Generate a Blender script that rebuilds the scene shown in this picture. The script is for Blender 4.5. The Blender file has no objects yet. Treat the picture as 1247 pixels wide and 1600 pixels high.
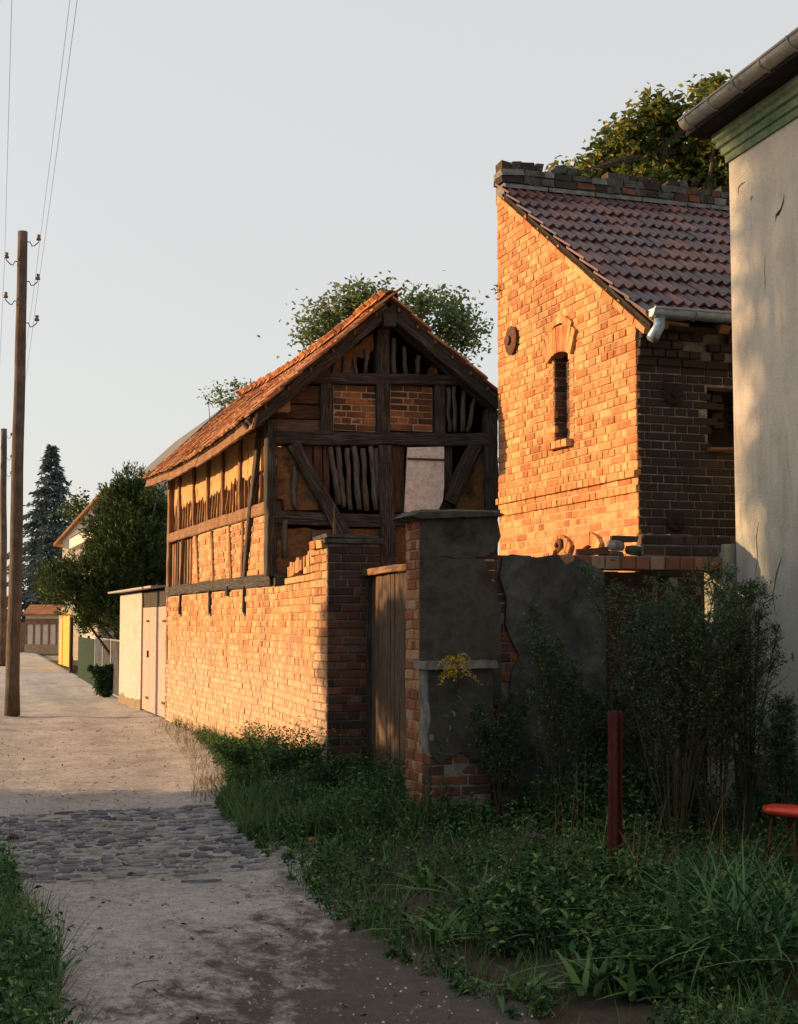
import bpy, bmesh, math, random
import numpy as np
from mathutils import Vector, Matrix, noise
random.seed(7); RNG = np.random.default_rng(11)
R = math.radians
C = bpy.context.scene.collection
S = bpy.context.scene

# ------------------------------------------------------------------ camera, sky, sun, exposure
YAW = R(18.45); PITCH = R(4.43); FPX = 2222.0; CAMZ = 1.6
cam_d = bpy.data.cameras.new('camera'); cam = bpy.data.objects.new('camera', cam_d); C.objects.link(cam)
cam_d.sensor_fit = 'VERTICAL'; cam_d.sensor_height = 36; cam_d.lens = 36 * FPX / 1600.0
cam.location = (0, 0, CAMZ); cam.rotation_euler = (R(90) + PITCH, 0, -YAW)
cam_d.clip_start = 0.1; cam_d.clip_end = 2000
S.camera = cam
SUN_EL = R(11.0); SUN_A = 0.48                     # the sun stands ahead and to the left, low
sun_dir = Vector((-1, SUN_A, 0)).normalized(); sun_dir = Vector((sun_dir.x*math.cos(SUN_EL), sun_dir.y*math.cos(SUN_EL), math.sin(SUN_EL)))
w = bpy.data.worlds.new('World'); S.world = w; w.use_nodes = True
wn = w.node_tree.nodes; wl = w.node_tree.links; wn.clear()
sky = wn.new('ShaderNodeTexSky'); sky.sky_type = 'NISHITA'; sky.sun_disc = False
sky.sun_elevation = SUN_EL; sky.sun_rotation = math.atan2(sun_dir.x, sun_dir.y)
sky.air_density = 1.0; sky.dust_density = 2.0; sky.ozone_density = 1.0
hz = wn.new('ShaderNodeMix'); hz.data_type = 'RGBA'; hz.inputs[0].default_value = 0.72
hz.inputs['B'].default_value = (5.12, 4.98, 4.82, 1)       # thin white overcast veil over the whole sky
bg = wn.new('ShaderNodeBackground'); bg.inputs['Strength'].default_value = 0.093
wo = wn.new('ShaderNodeOutputWorld')
wl.new(sky.outputs[0], hz.inputs['A']); wl.new(hz.outputs['Result'], bg.inputs['Color']); wl.new(bg.outputs[0], wo.inputs[0])
sd = bpy.data.lights.new('sun', 'SUN'); sd.energy = 5.0; sd.angle = R(0.6); sd.color = (1.0, 0.615, 0.295)
so = bpy.data.objects.new('sun', sd); C.objects.link(so)
so.rotation_euler = sun_dir.to_track_quat('Z', 'Y').to_euler(); so.location = (-20, 20, 20)
S.view_settings.view_transform = 'Standard'; S.view_settings.look = 'None'
S.view_settings.gamma = 1; S.view_settings.use_curve_mapping = False; S.view_settings.exposure = 0.92

# ------------------------------------------------------------------ measuring helpers (photo pixel -> point on a real plane)
_f = Vector((math.sin(YAW)*math.cos(PITCH), math.cos(YAW)*math.cos(PITCH), math.sin(PITCH)))
_r = Vector((math.cos(YAW), -math.sin(YAW), 0)); _u = _r.cross(_f)
def ray(u, v): return _f + _r*((u-623.5)/FPX) - _u*((v-800)/FPX)
def pY(u, v, Y): d = ray(u, v); t = Y/d.y; return Vector((d.x*t, Y, CAMZ+d.z*t))
def pX(u, v, X): d = ray(u, v); t = X/d.x; return Vector((X, d.y*t, CAMZ+d.z*t))
def pZ(u, v, Z=0): d = ray(u, v); t = (Z-CAMZ)/d.z; return Vector((d.x*t, d.y*t, Z))
def pF(u, v, F): return Vector((0, 0, CAMZ)) + ray(u, v)*F
def proj(p):
    q = Vector(p) - Vector((0, 0, CAMZ)); F = q.dot(_f)
    if F < 0.05: return None
    return (623.5+FPX*q.dot(_r)/F, 800-FPX*q.dot(_u)/F, F)

# ------------------------------------------------------------------ object helpers
WM = {}
def tag(o, label=None, cat=None, group=None, kind=None):
    if label: o['label'] = label
    if cat: o['category'] = cat
    if group: o['group'] = group
    if kind: o['kind'] = kind
    return o
def thing(name, label, cat, loc=(0, 0, 0), group=None):
    o = bpy.data.objects.new(name, None); C.objects.link(o); o.location = loc; o.empty_display_size = .2
    WM[o.name] = Matrix.Translation(Vector(loc)); return tag(o, label, cat, group)
def place(name, me, parent=None, M=None):
    M = M if M is not None else Matrix.Identity(4)
    o = bpy.data.objects.new(name, me); C.objects.link(o)
    if parent is not None:
        o.parent = parent; o.matrix_local = WM[parent.name].inverted() @ M
    else: o.matrix_world = M
    WM[o.name] = M
    return o
def frame(p, x, y, z):
    M = Matrix.Identity(4)
    for i, a in enumerate((x, y, z, p)):
        for j in range(3): M[j][i] = a[j]
    return M
def rnd(a, b): return random.uniform(a, b)

class MB:
    def __init__(s): s.v = []; s.f = []
    def add(s, vs, fs):
        b = len(s.v); s.v += [tuple(p) for p in vs]; s.f += [tuple(b+i for i in f) for f in fs]; return s
    def box(s, a, b, j=0):
        x0, y0, z0 = a; x1, y1, z1 = b
        vs = [(x, y, z) for z in (z0, z1) for y in (y0, y1) for x in (x0, x1)]
        if j: vs = [(x+rnd(-j, j), y+rnd(-j, j), z+rnd(-j, j)) for x, y, z in vs]
        return s.add(vs, [(0, 2, 3, 1), (4, 5, 7, 6), (0, 1, 5, 4), (2, 6, 7, 3), (0, 4, 6, 2), (1, 3, 7, 5)])
    def prism(s, pts, off):           # pts: planar loop of 3D points, off: extrusion vector
        n = len(pts); off = Vector(off); a = [Vector(p) for p in pts]; b = [p+off for p in a]
        fs = [tuple(range(n-1, -1, -1)), tuple(range(n, 2*n))] + [(i, (i+1) % n, n+(i+1) % n, n+i) for i in range(n)]
        return s.add(a+b, fs)
    def tube(s, pts, rad, n=8, cap=True, squash=1):
        pts = [Vector(p) for p in pts]; m = len(pts)
        if not hasattr(rad, '__len__'): rad = [rad]*m
        vs = []; ref = None
        for i, p in enumerate(pts):
            t = (pts[min(i+1, m-1)]-pts[max(i-1, 0)]).normalized()
            if ref is None: ref = Vector((0, 0, 1)) if abs(t.z) < .9 else Vector((1, 0, 0))
            a = t.cross(ref).normalized(); b = t.cross(a).normalized(); ref = a.cross(t) if False else ref
            for k in range(n):
                an = 2*math.pi*k/n; vs.append(p+a*math.cos(an)*rad[i]+b*math.sin(an)*rad[i]*squash)
        fs = [(i*n+k, i*n+(k+1) % n, (i+1)*n+(k+1) % n, (i+1)*n+k) for i in range(m-1) for k in range(n)]
        if cap: fs += [tuple(range(n-1, -1, -1)), tuple(range((m-1)*n, m*n))]
        return s.add(vs, fs)
    def lathe(s, prof, c=(0, 0, 0), n=24):
        c = Vector(c); vs = [c+Vector((r*math.cos(2*math.pi*k/n), r*math.sin(2*math.pi*k/n), z)) for r, z in prof for k in range(n)]
        m = len(prof)
        fs = [(i*n+k, i*n+(k+1) % n, (i+1)*n+(k+1) % n, (i+1)*n+k) for i in range(m-1) for k in range(n)]
        fs += [tuple(range(n-1, -1, -1)), tuple(range((m-1)*n, m*n))]
        return s.add(vs, fs)
    def mesh(s, name, mat, smooth=False):
        me = bpy.data.meshes.new(name); me.from_pydata(s.v, [], s.f); me.materials.append(mat)
        if smooth: me.polygons.foreach_set('use_smooth', [True]*len(me.polygons))
        me.update(); return me
    def build(s, name, mat, parent=None, M=None, smooth=False):
        """vertices are in world space unless M is given"""
        me = s.mesh(name, mat, smooth)
        if M is None:
            if parent is not None: M = WM[parent.name]; me.transform(M.inverted())
            else: M = Matrix.Identity(4)
        return place(name, me, parent, M)
def np_mesh(name, V, F, mat, smooth=False):
    """V (n,3) float, F (m,k) int with k 3 or 4"""
    me = bpy.data.meshes.new(name); V = np.asarray(V, dtype=np.float32); F = np.asarray(F, dtype=np.int32)
    me.vertices.add(len(V)); me.vertices.foreach_set('co', V.ravel())
    k = F.shape[1]; me.loops.add(F.size); me.loops.foreach_set('vertex_index', F.ravel())
    me.polygons.add(len(F)); me.polygons.foreach_set('loop_start', np.arange(0, F.size, k, dtype=np.int32))
    if smooth: me.polygons.foreach_set('use_smooth', np.ones(len(F), dtype=bool))
    me.materials.append(mat); me.update(calc_edges=True); me.validate(); return me

# ------------------------------------------------------------------ materials
def M_(name):
    m = bpy.data.materials.new(name); m.use_nodes = True; nt = m.node_tree; nt.nodes.clear()
    return m, nt
class NT:
    def __init__(s, nt): s.nt = nt
    def n(s, t, **k):
        x = s.nt.nodes.new(t)
        for a, b in k.items(): setattr(x, a, b)
        return x
    def l(s, a, b): s.nt.links.new(a, b)
    def noise(s, vec, scale, detail=4, rough=.6, dist=0):
        x = s.n('ShaderNodeTexNoise'); x.inputs['Scale'].default_value = scale; x.inputs['Detail'].default_value = detail
        x.inputs['Roughness'].default_value = rough; x.inputs['Distortion'].default_value = dist
        if vec: s.l(vec, x.inputs['Vector'])
        return x.outputs['Fac']
    def map(s, vec, scale):
        x = s.n('ShaderNodeMapping'); x.inputs['Scale'].default_value = scale; s.l(vec, x.inputs['Vector']); return x.outputs[0]
    def ramp(s, fac, stops, interp='LINEAR'):
        x = s.n('ShaderNodeValToRGB'); cr = x.color_ramp; cr.interpolation = interp
        while len(cr.elements) < len(stops): cr.elements.new(.5)
        for e, (p, c) in zip(cr.elements, stops):
            e.position = p; e.color = (*c, 1) if hasattr(c, '__len__') else (c, c, c, 1)
        s.l(fac, x.inputs[0]); return x.outputs[0]
    def mix(s, fac, a, b, mode='MIX'):
        x = s.n('ShaderNodeMix'); x.data_type = 'RGBA'; x.blend_type = mode
        for sock, val in ((x.inputs[0], fac), (x.inputs['A'], a), (x.inputs['B'], b)):
            if hasattr(val, 'is_linked') or hasattr(val, 'links'): s.l(val, sock)
            elif hasattr(val, '__len__'): sock.default_value = (*val, 1)
            else: sock.default_value = val
        return x.outputs['Result']
    def math(s, op, a, b=0.0):
        x = s.n('ShaderNodeMath'); x.operation = op
        for i, val in enumerate((a, b)):
            if hasattr(val, 'links'): s.l(val, x.inputs[i])
            else: x.inputs[i].default_value = val
        return x.outputs[0]
    def bump(s, h, strength=.5, dist=.01, normal=None):
        x = s.n('ShaderNodeBump'); x.inputs['Strength'].default_value = strength; x.inputs['Distance'].default_value = dist
        s.l(h, x.inputs['Height'])
        if normal: s.l(normal, x.inputs['Normal'])
        return x.outputs[0]
    def out(s, color, rough=.9, normal=None, metal=0, spec=.3):
        b = s.n('ShaderNodeBsdfPrincipled'); o = s.n('ShaderNodeOutputMaterial')
        if hasattr(color, 'links'): s.l(color, b.inputs['Base Color'])
        else: b.inputs['Base Color'].default_value = (*color, 1)
        if hasattr(rough, 'links'): s.l(rough, b.inputs['Roughness'])
        else: b.inputs['Roughness'].default_value = rough
        b.inputs['Metallic'].default_value = metal; b.inputs['Specular IOR Level'].default_value = spec
        if normal: s.l(normal, b.inputs['Normal'])
        s.l(b.outputs[0], o.inputs[0]); return b
    def pos(s): return s.n('ShaderNodeNewGeometry').outputs['Position']
    def obj(s): return s.n('ShaderNodeTexCoord').outputs['Object']
    def rand(s):
        a = s.n('ShaderNodeObjectInfo').outputs['Random']; b = s.n('ShaderNodeNewGeometry').outputs['Random Per Island']
        return s.math('FRACT', s.math('ADD', a, b))

def brick_mat(name, cols, soot=0.0, sootcol=(.035, .028, .024), pale=0.0, bump=.6, smear=None):
    m, nt = M_(name); g = NT(nt); r = g.rand(); p = g.pos()
    n = len(cols); base = g.ramp(r, [(i/n, c) for i, c in enumerate(cols)], 'CONSTANT')
    n1 = g.noise(p, 9, 5, .65); n2 = g.noise(p, 60, 4, .7)
    base = g.mix(.75, base, g.ramp(n1, [(.25, .55), (.5, 1.0), (.75, 1.25)]), 'MULTIPLY')
    base = g.mix(.6, base, g.ramp(n2, [(.3, .6), (.6, 1.1)]), 'MULTIPLY')
    n3 = g.noise(p, 1.3, 4, .6)
    base = g.mix(.8, base, g.ramp(g.noise(g.map(p, (1, 1, .5)), 1.3, 6, .7), [(.32, .52), (.60, 1.10)]), 'MULTIPLY')
    if smear: base = g.mix(g.ramp(g.noise(p, 6.5, 5, .7), [(.56, 0), (.70, .55)]), base, smear)
    if soot: base = g.mix(g.ramp(g.math('ADD', g.math('MULTIPLY', r, .35), n3), [(.62-soot*.5, 0.0), (.85-soot*.3, .85)]), base, sootcol)
    if pale:  # paler towards the ground, standing in for weaker sun low down
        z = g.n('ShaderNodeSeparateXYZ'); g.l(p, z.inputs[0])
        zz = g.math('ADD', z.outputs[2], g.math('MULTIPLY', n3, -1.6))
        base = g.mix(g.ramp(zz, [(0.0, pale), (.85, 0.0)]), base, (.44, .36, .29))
    g.out(base, .92, g.bump(g.math('ADD', n2, g.math('MULTIPLY', n1, .8)), bump, .008), spec=.2)
    return m
def noisy(name, c1, c2, scale=4, c3=None, bump=.4, fine=90, rough=.92, dist=.006, metal=0, spec=.25, stretch=None, obj=False):
    m, nt = M_(name); g = NT(nt); p = g.obj() if obj else g.pos()
    if stretch: p = g.map(p, stretch)
    n1 = g.noise(p, scale, 6, .62, .3); n2 = g.noise(p, fine, 4, .7)
    base = g.ramp(n1, [(.32, c1), (.66, c2)]) if c3 is None else g.ramp(n1, [(.3, c1), (.5, c2), (.72, c3)])
    base = g.mix(.55, base, g.ramp(n2, [(.3, .65), (.65, 1.15)]), 'MULTIPLY'); base = g.mix(.6, base, g.ramp(g.noise(p, scale*4.5, 5, .75), [(.34, .55), (.6, 1.12)]), 'MULTIPLY')
    g.out(base, rough, g.bump(g.math('ADD', n2, g.math('MULTIPLY', n1, .6)), bump, dist), metal, spec)
    return m
def wood_mat(name, c1, c2, c3, bump=.8):
    """grain runs along the object's own X axis"""
    m, nt = M_(name); g = NT(nt); o = g.obj(); info = g.n('ShaderNodeObjectInfo').outputs['Random']
    off = g.n('ShaderNodeVectorMath'); off.operation = 'ADD'; cmb = g.n('ShaderNodeCombineXYZ')
    g.l(g.math('MULTIPLY', info, 37.0), cmb.inputs[0]); g.l(o, off.inputs[0]); g.l(cmb.outputs[0], off.inputs[1])
    v = off.outputs[0]
    n1 = g.noise(g.map(v, (1.2, 26, 26)), 3.0, 6, .65, .4); n2 = g.noise(g.map(v, (3, 90, 90)), 3.0, 4, .7)
    n3 = g.noise(v, 3.5, 3, .5)
    base = g.ramp(n1, [(.3, c1), (.52, c2), (.75, c3)])
    base = g.mix(.7, base, g.ramp(n2, [(.3, .5), (.65, 1.15)]), 'MULTIPLY')
    base = g.mix(.7, base, g.ramp(n3, [(.3, .55), (.65, 1.2)]), 'MULTIPLY')
    g.out(base, .88, g.bump(g.math('ADD', n1, g.math('MULTIPLY', n2, .5)), bump, .012), spec=.2)
    return m
def leaf_mat(name, cols, trans=.25, rough=.6):
    m, nt = M_(name); g = NT(nt); r = g.rand(); n = len(cols)
    base = g.ramp(r, [(i/max(1, n-1), c) for i, c in enumerate(cols)])
    b = g.n('ShaderNodeBsdfPrincipled'); b.inputs['Roughness'].default_value = rough; b.inputs['Specular IOR Level'].default_value = .25
    t = g.n('ShaderNodeBsdfTranslucent'); mx = g.n('ShaderNodeMixShader'); mx.inputs[0].default_value = trans
    o = g.n('ShaderNodeOutputMaterial'); g.l(base, b.inputs['Base Color']); g.l(base, t.inputs['Color'])
    g.l(b.outputs[0], mx.inputs[1]); g.l(t.outputs[0], mx.inputs[2]); g.l(mx.outputs[0], o.inputs[0]); return m

ORANGE = [(.46, .23, .10), (.51, .28, .125), (.43, .19, .08), (.54, .32, .15), (.48, .25, .105), (.37, .15, .065), (.53, .30, .135), (.45, .21, .09)]
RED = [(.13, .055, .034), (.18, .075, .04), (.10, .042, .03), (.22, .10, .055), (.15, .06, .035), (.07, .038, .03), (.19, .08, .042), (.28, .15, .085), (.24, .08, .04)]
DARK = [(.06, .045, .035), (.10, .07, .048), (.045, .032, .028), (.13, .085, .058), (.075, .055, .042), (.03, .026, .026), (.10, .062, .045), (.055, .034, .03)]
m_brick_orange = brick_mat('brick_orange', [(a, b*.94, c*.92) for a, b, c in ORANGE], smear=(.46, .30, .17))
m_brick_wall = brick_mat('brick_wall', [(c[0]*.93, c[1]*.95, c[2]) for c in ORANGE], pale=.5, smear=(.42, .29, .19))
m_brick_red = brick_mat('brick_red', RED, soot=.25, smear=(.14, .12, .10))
m_brick_dark = brick_mat('brick_sooty_shaded', [(a*.8, b*.78, c*.78) for a, b, c in DARK], soot=.5, smear=(.10, .095, .085))  # sooty brick, darkened further with the shade of the front wall
m_brick_panel = brick_mat('brick_panel', [(.40, .17, .07), (.34, .12, .05), (.46, .21, .09), (.26, .10, .05)], soot=.45)
m_mortar = noisy('mortar_lime', (.30, .20, .12), (.46, .33, .21), 12, bump=.8)
m_mortar_dark = noisy('mortar_grey', (.08, .08, .075), (.21, .21, .195), 7, bump=.8)
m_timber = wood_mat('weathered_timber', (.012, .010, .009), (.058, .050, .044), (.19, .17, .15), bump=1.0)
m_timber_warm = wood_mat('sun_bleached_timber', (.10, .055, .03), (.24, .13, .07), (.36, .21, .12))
m_stave = wood_mat('grey_stave', (.04, .036, .032), (.12, .105, .09), (.24, .215, .19))
m_plank = wood_mat('brown_plank', (.035, .022, .016), (.085, .05, .034), (.14, .09, .06))
m_gate = wood_mat('gate_plank', (.05, .034, .026), (.13, .090, .066), (.22, .16, .12))
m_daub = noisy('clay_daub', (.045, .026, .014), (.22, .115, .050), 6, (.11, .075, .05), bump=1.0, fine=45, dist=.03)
m_daub_lit = noisy('clay_daub_lit', (.42, .22, .09), (.56, .34, .15), 6, (.40, .23, .12), bump=1.0, fine=70, dist=.015)  # brighter copy of the clay, sunlight put into its colour
m_dark = noisy('dark_board', (.012, .010, .009), (.03, .025, .02), 5, bump=.3)
m_stucco_dark = noisy('dark_roughcast', (.022, .023, .019), (.075, .074, .064), 3.2, (.036, .038, .032), bump=1.0, fine=160, dist=.008)
m_stucco_grey = noisy('grey_roughcast', (.028, .032, .031), (.070, .077, .077), 3.6, (.15, .16, .16), bump=1.0, fine=150, dist=.01)
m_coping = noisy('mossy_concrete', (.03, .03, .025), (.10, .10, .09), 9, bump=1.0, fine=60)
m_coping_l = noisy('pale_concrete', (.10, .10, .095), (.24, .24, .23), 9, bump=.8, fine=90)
m_iron = noisy('rusty_iron', (.05, .022, .014), (.13, .05, .025), 30, bump=.5, rough=.8)
m_black_iron = noisy('black_iron', (.008, .008, .009), (.02, .018, .018), 30, bump=.4, rough=.7)
m_red_steel = noisy('red_oxide_steel', (.050, .010, .008), (.085, .018, .012), 18, (.035, .014, .011), bump=.3, rough=.7)
m_zinc = noisy('zinc', (.20, .29, .38), (.34, .44, .54), 8, bump=.1, rough=.45, metal=.6)
m_gutter = noisy('weathered_gutter', (.20, .19, .17), (.42, .40, .36), 9, (.28, .28, .26), bump=.2, rough=.55, metal=.3)
m_cornice = noisy('green_cornice_paint', (.10, .16, .10), (.22, .28, .17), 6, bump=.4, fine=40)
m_mortar_pale = noisy('mortar_pale', (.14, .135, .125), (.30, .29, .27), 7, bump=.8)
m_bark = noisy('bark', (.05, .038, .028), (.13, .10, .075), 12, bump=1.0, fine=60, dist=.02)
m_glass = noisy('dull_window_glass', (.02, .022, .025), (.04, .045, .05), 3, bump=.0, rough=.15, spec=.6)
# ------------------------------------------------------------------ bricks
def brick_verts(L, H, T, j=.0025, ch=.006):
    """front face looks along +Y at y=0, centred in x and z"""
    def q(hx, hz, y, jj): return [(sx*hx+rnd(-jj, jj), y+rnd(-jj, jj)*.6, sz*hz+rnd(-jj, jj)) for sx, sz in ((-1, -1), (1, -1), (1, 1), (-1, 1))]
    a = q(L/2, H/2, -T, 0); b = q(L/2, H/2, -ch, j); c = q(L/2-ch, H/2-ch, 0, j)
    vs = a+b+c; fs = []
    for k in range(4):
        n = (k+1) % 4; fs += [(k, k+4, n+4, n), (k+4, k+8, n+8, n+4)]
    fs.append((8, 11, 10, 9)); return vs, fs
_bt = {}
def brick_template(L, H, T, mat):
    key = (round(L, 3), round(H, 3), round(T, 3), mat.name)
    if key not in _bt:
        out = []
        for _ in range(5):
            vs, fs = brick_verts(L, H, T); mb = MB().add(vs, fs); out.append(mb.mesh('brick', mat))
        _bt[key] = out
    return random.choice(_bt[key])

def brick_face(a, b, z0, z1, course=.077, mask=None, proud=.008, jig=.004, stretch=.25, joint=.011, phase=0, tilt=.012, miss=0.0):
    """list of (matrix, L, H) for a face running from plan point a to plan point b; outward normal = left-hand side looks from b->a"""
    a = Vector((a[0], a[1], 0)); b = Vector((b[0], b[1], 0)); d = b-a; Ln = d.length; x = d/Ln; n = x.cross(Vector((0, 0, 1))) * -1
    n = Vector((0, 0, 1)).cross(x)                   # z cross x = y
    out = []; k = 0; z = z0
    while z + course*.6 < z1:
        s = 0.0; row = k+phase
        first = True
        while s < Ln-.02:
            if row % 2 == 0: wd = stretch
            else: wd = stretch/2
            if row % 4 == 2 and first: wd = stretch*.5
            if row % 2 == 1 and random.random() < .12: wd = stretch
            if row % 2 == 0 and random.random() < .15: wd = stretch/2
            if first and row % 2 == 1: wd = stretch*.75
            wd = min(wd, Ln-s)
            if Ln-s-wd < .05: wd = Ln-s
            first = False
            L = wd-joint; H = course-joint; cx = s+wd/2; cz = z+course/2
            P = a+x*cx+Vector((0, 0, cz))
            if (mask is None or mask(cx, cz, P)) and L > .02 and random.random() > miss:
                P = P + n*(proud+rnd(-jig, jig)) + Vector((0, 0, rnd(-.0015, .0015)))
                M = frame(P, x, n, Vector((0, 0, 1))) @ Matrix.Rotation(rnd(-tilt, tilt), 4, 'X') @ Matrix.Rotation(rnd(-tilt, tilt), 4, 'Z') @ Matrix.Rotation(rnd(-.006, .006), 4, 'Y')
                out.append((M, L, H))
            s += wd
        z += course; k += 1
    return out
def emit_pieces(lst, parent, mat, T=.04, cap=300, name='brick', minpx=7.0, used=0):
    """largest pieces in view become objects of their own, the rest one joined part"""
    sc = []
    for M, L, H in lst:
        p = M.translation; q = proj(p); s = 0
        if q and -5 < q[0] < 1252 and -5 < q[1] < 1605:
            e = M @ Vector((L/2, 0, 0)); e2 = M @ Vector((-L/2, 0, 0)); pa, pb = proj(e), proj(e2)
            hh = H*FPX/q[2]
            if pa and pb: s = max(abs(pa[0]-pb[0]), hh) + .3*min(abs(pa[0]-pb[0]), hh)
        sc.append(s)
    order = sorted(range(len(lst)), key=lambda i: -sc[i])
    rest = MB(); n = used
    for i in order:
        M, L, H = lst[i]
        if n < cap and sc[i] >= minpx:
            n += 1
            Lq = max(.03, round(L/.02)*.02); me = brick_template(Lq, round(H, 3), T, mat)
            place(name, me, parent, M @ Matrix.Diagonal((L/Lq, 1, 1, 1)))
        else:
            vs, fs = brick_verts(L, H, T); rest.add([M @ Vector(v) for v in vs], fs)
    if rest.v: tag(rest.build(name+'s_joined' if False else 'brickwork', mat, parent), kind='stuff')
    return n

# ------------------------------------------------------------------ beams, staves, boards
def beam(name, p0, p1, wd, dp, mat, parent, up=None, rough=.006, bow=0.0, seg=.14, taper=1.0):
    """squared timber from p0 to p1; wd across, dp deep"""
    if up is None: up = Vector((0, 0, 1))
    else: wd, dp = dp, wd
    p0 = Vector(p0); p1 = Vector(p1); d = p1-p0; L = d.length; x = d/L
    if abs(x.dot(up)) > .9: up = Vector((0, 1, 0)) if abs(x.y) < .9 else Vector((1, 0, 0))
    y = up.cross(x).normalized(); z = x.cross(y)
    n = max(2, int(L/seg)+1); mb = MB(); vs = []; ch = min(wd, dp)*.10; seed = rnd(0, 99)
    for i in range(n+1):
        t = i/n; s = 1+(taper-1)*t; h, q = dp/2*s, wd/2*s
        bo = bow*math.sin(math.pi*t)+ (noise.noise(Vector((seed, t*L*1.1, 0))))*rough*1.6
        bz = noise.noise(Vector((seed+50, t*L*1.1, 0)))*rough*1.2
        for cy, cz in ((-h, -q+ch), (-h+ch, -q), (h-ch, -q), (h, -q+ch), (h, q-ch), (h-ch, q), (-h+ch, q), (-h, q-ch)):
            vs.append((t*L, cy+bz+rnd(-rough, rough)*.45, cz+bo+rnd(-rough, rough)*.5))
    fs = [(i*8+k, (i+1)*8+k, (i+1)*8+(k+1) % 8, i*8+(k+1) % 8) for i in range(n) for k in range(8)]
    fs += [tuple(range(8)), tuple(range(n*8+7, n*8-1, -1))]
    mb.add(vs, fs); return mb.build(name, mat, parent, frame(p0, x, y, z))
def stave(p0, p1, r, mat, parent, name='stave', wob=.012):
    p0 = Vector(p0); p1 = Vector(p1); d = p1-p0; L = d.length; x = d/L
    up = Vector((0, 1, 0)) if abs(x.y) < .9 else Vector((1, 0, 0)); y = up.cross(x).normalized(); z = x.cross(y)
    n = max(3, int(L/.1)); mb = MB(); sd_ = rnd(0, 99)
    pts = [(L*i/n, noise.noise(Vector((sd_, i*.55, 0)))*wob*2, noise.noise(Vector((sd_, i*.55, 9)))*wob*2) for i in range(n+1)]
    rad = [r*(1+.25*noise.noise(Vector((sd_, i*.9, 4)))) for i in range(n+1)]
    mb.tube(pts, rad, 6); return mb.build(name, mat, parent, frame(p0, x, y, z), smooth=True)
def slab(name, pts, off, mat, parent): return MB().prism(pts, off).build(name, mat, parent)
def rough_slab(name, poly2, to3, off, mat, parent, step=.06, amp=.006):
    """irregular clay or plaster field: a fine sheet cut to a polygon (2D), bumped, with thickness"""
    xs = [p[0] for p in poly2]; ys = [p[1] for p in poly2]; bm = bmesh.new()
    vs = [bm.verts.new((p[0], p[1], 0)) for p in poly2]; bm.faces.new(vs)
    for ax, lo, hi in ((0, min(xs), max(xs)), (1, min(ys), max(ys))):
        c = lo+step
        while c < hi-1e-4:
            co = [0, 0, 0]; no = [0, 0, 0]; co[ax] = c; no[ax] = 1
            bmesh.ops.bisect_plane(bm, geom=bm.verts[:]+bm.edges[:]+bm.faces[:], plane_co=co, plane_no=no); c += step
    sd_ = rnd(0, 99); offv = Vector(off)
    top = {}; mb = MB(); V = []; n = len(bm.verts); bm.verts.index_update()
    for v in bm.verts:
        h = noise.fractal(Vector((v.co.x*5+sd_, v.co.y*5, 0)), .9, 2.2, 4)*amp
        V.append(to3(v.co.x, v.co.y)-offv.normalized()*h)
    V2 = [to3(v.co.x, v.co.y)+offv for v in bm.verts]
    F = [[v.index for v in f.verts] for f in bm.faces]; B = [[i+n for i in reversed(f)] for f in F]
    E = [(e.verts[0].index, e.verts[1].index) for e in bm.edges if len(e.link_faces) == 1]
    F += B + [[a, b, b+n, a+n] for a, b in E]; bm.free()
    mb.add(V+V2, F); o = mb.build(name, mat, parent)
    b2 = bmesh.new(); b2.from_mesh(o.data); bmesh.ops.recalc_face_normals(b2, faces=b2.faces); b2.to_mesh(o.data); b2.free()
    return o
def ragged(poly, amp=.02, step=.07, closed=True):
    """a 2D outline with its edges broken up"""
    out = []; n = len(poly)
    for i in range(n):
        a = Vector(poly[i]); b = Vector(poly[(i+1) % n]); L = (b-a).length; k = max(1, int(L/step)); nn = Vector((-(b-a).y, (b-a).x)).normalized()
        for j in range(k):
            t = j/k; p = a.lerp(b, t)
            if j: p = p+nn*rnd(-amp, amp)
            out.append((p.x, p.y))
    return out

# ------------------------------------------------------------------ roof tiles
def tile_flat(Wd, L, T, mat):
    mb = MB(); h = Wd/2; o = [(-h, L), (-h, .05), (-h*.72, .014), (0, 0), (h*.72, .014), (h, .05), (h, L)]
    o = [(x+rnd(-.003, .003), y+rnd(-.004, .004)) for x, y in o]
    a = [(x, y, T/2+rnd(-.002, .002)) for x, y in o]; b = [(x, y, -T/2) for x, y in o]; n = len(o)
    mb.add(a+b, [tuple(range(n)), tuple(range(2*n-1, n-1, -1))]+[(i, i+n, (i+1) % n+n, (i+1) % n) for i in range(n)])
    return mb.mesh('roof_tile', mat)
def tile_wave(Wd, L, T, mat, waves=2, amp=.018):
    mb = MB(); n = 6*waves; pr = []
    for i in range(n+1):
        t = i/n; x = (t-.5)*Wd; z = amp*math.cos(2*math.pi*waves*t)
        z = amp*1.2 if abs(z) > amp*.9 and z > 0 else z
        pr.append((x, z))
    vs = [(x, 0, z+T) for x, z in pr]+[(x, L, z+T) for x, z in pr]+[(x, 0, z) for x, z in pr]
    m = n+1
    fs = [(i, i+1, m+i+1, m+i) for i in range(n)]+[(2*m+i+1, 2*m+i, i, i+1)[::-1] for i in range(n)]
    vs += [(pr[0][0], L, pr[0][1]), (pr[-1][0], L, pr[-1][1])]
    fs += [(0, m, 3*m, 2*m), (n, 3*m-1, 3*m+1, 2*m-1)]
    mb.add(vs, fs); return mb.mesh('roof_tile', mat)
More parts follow.
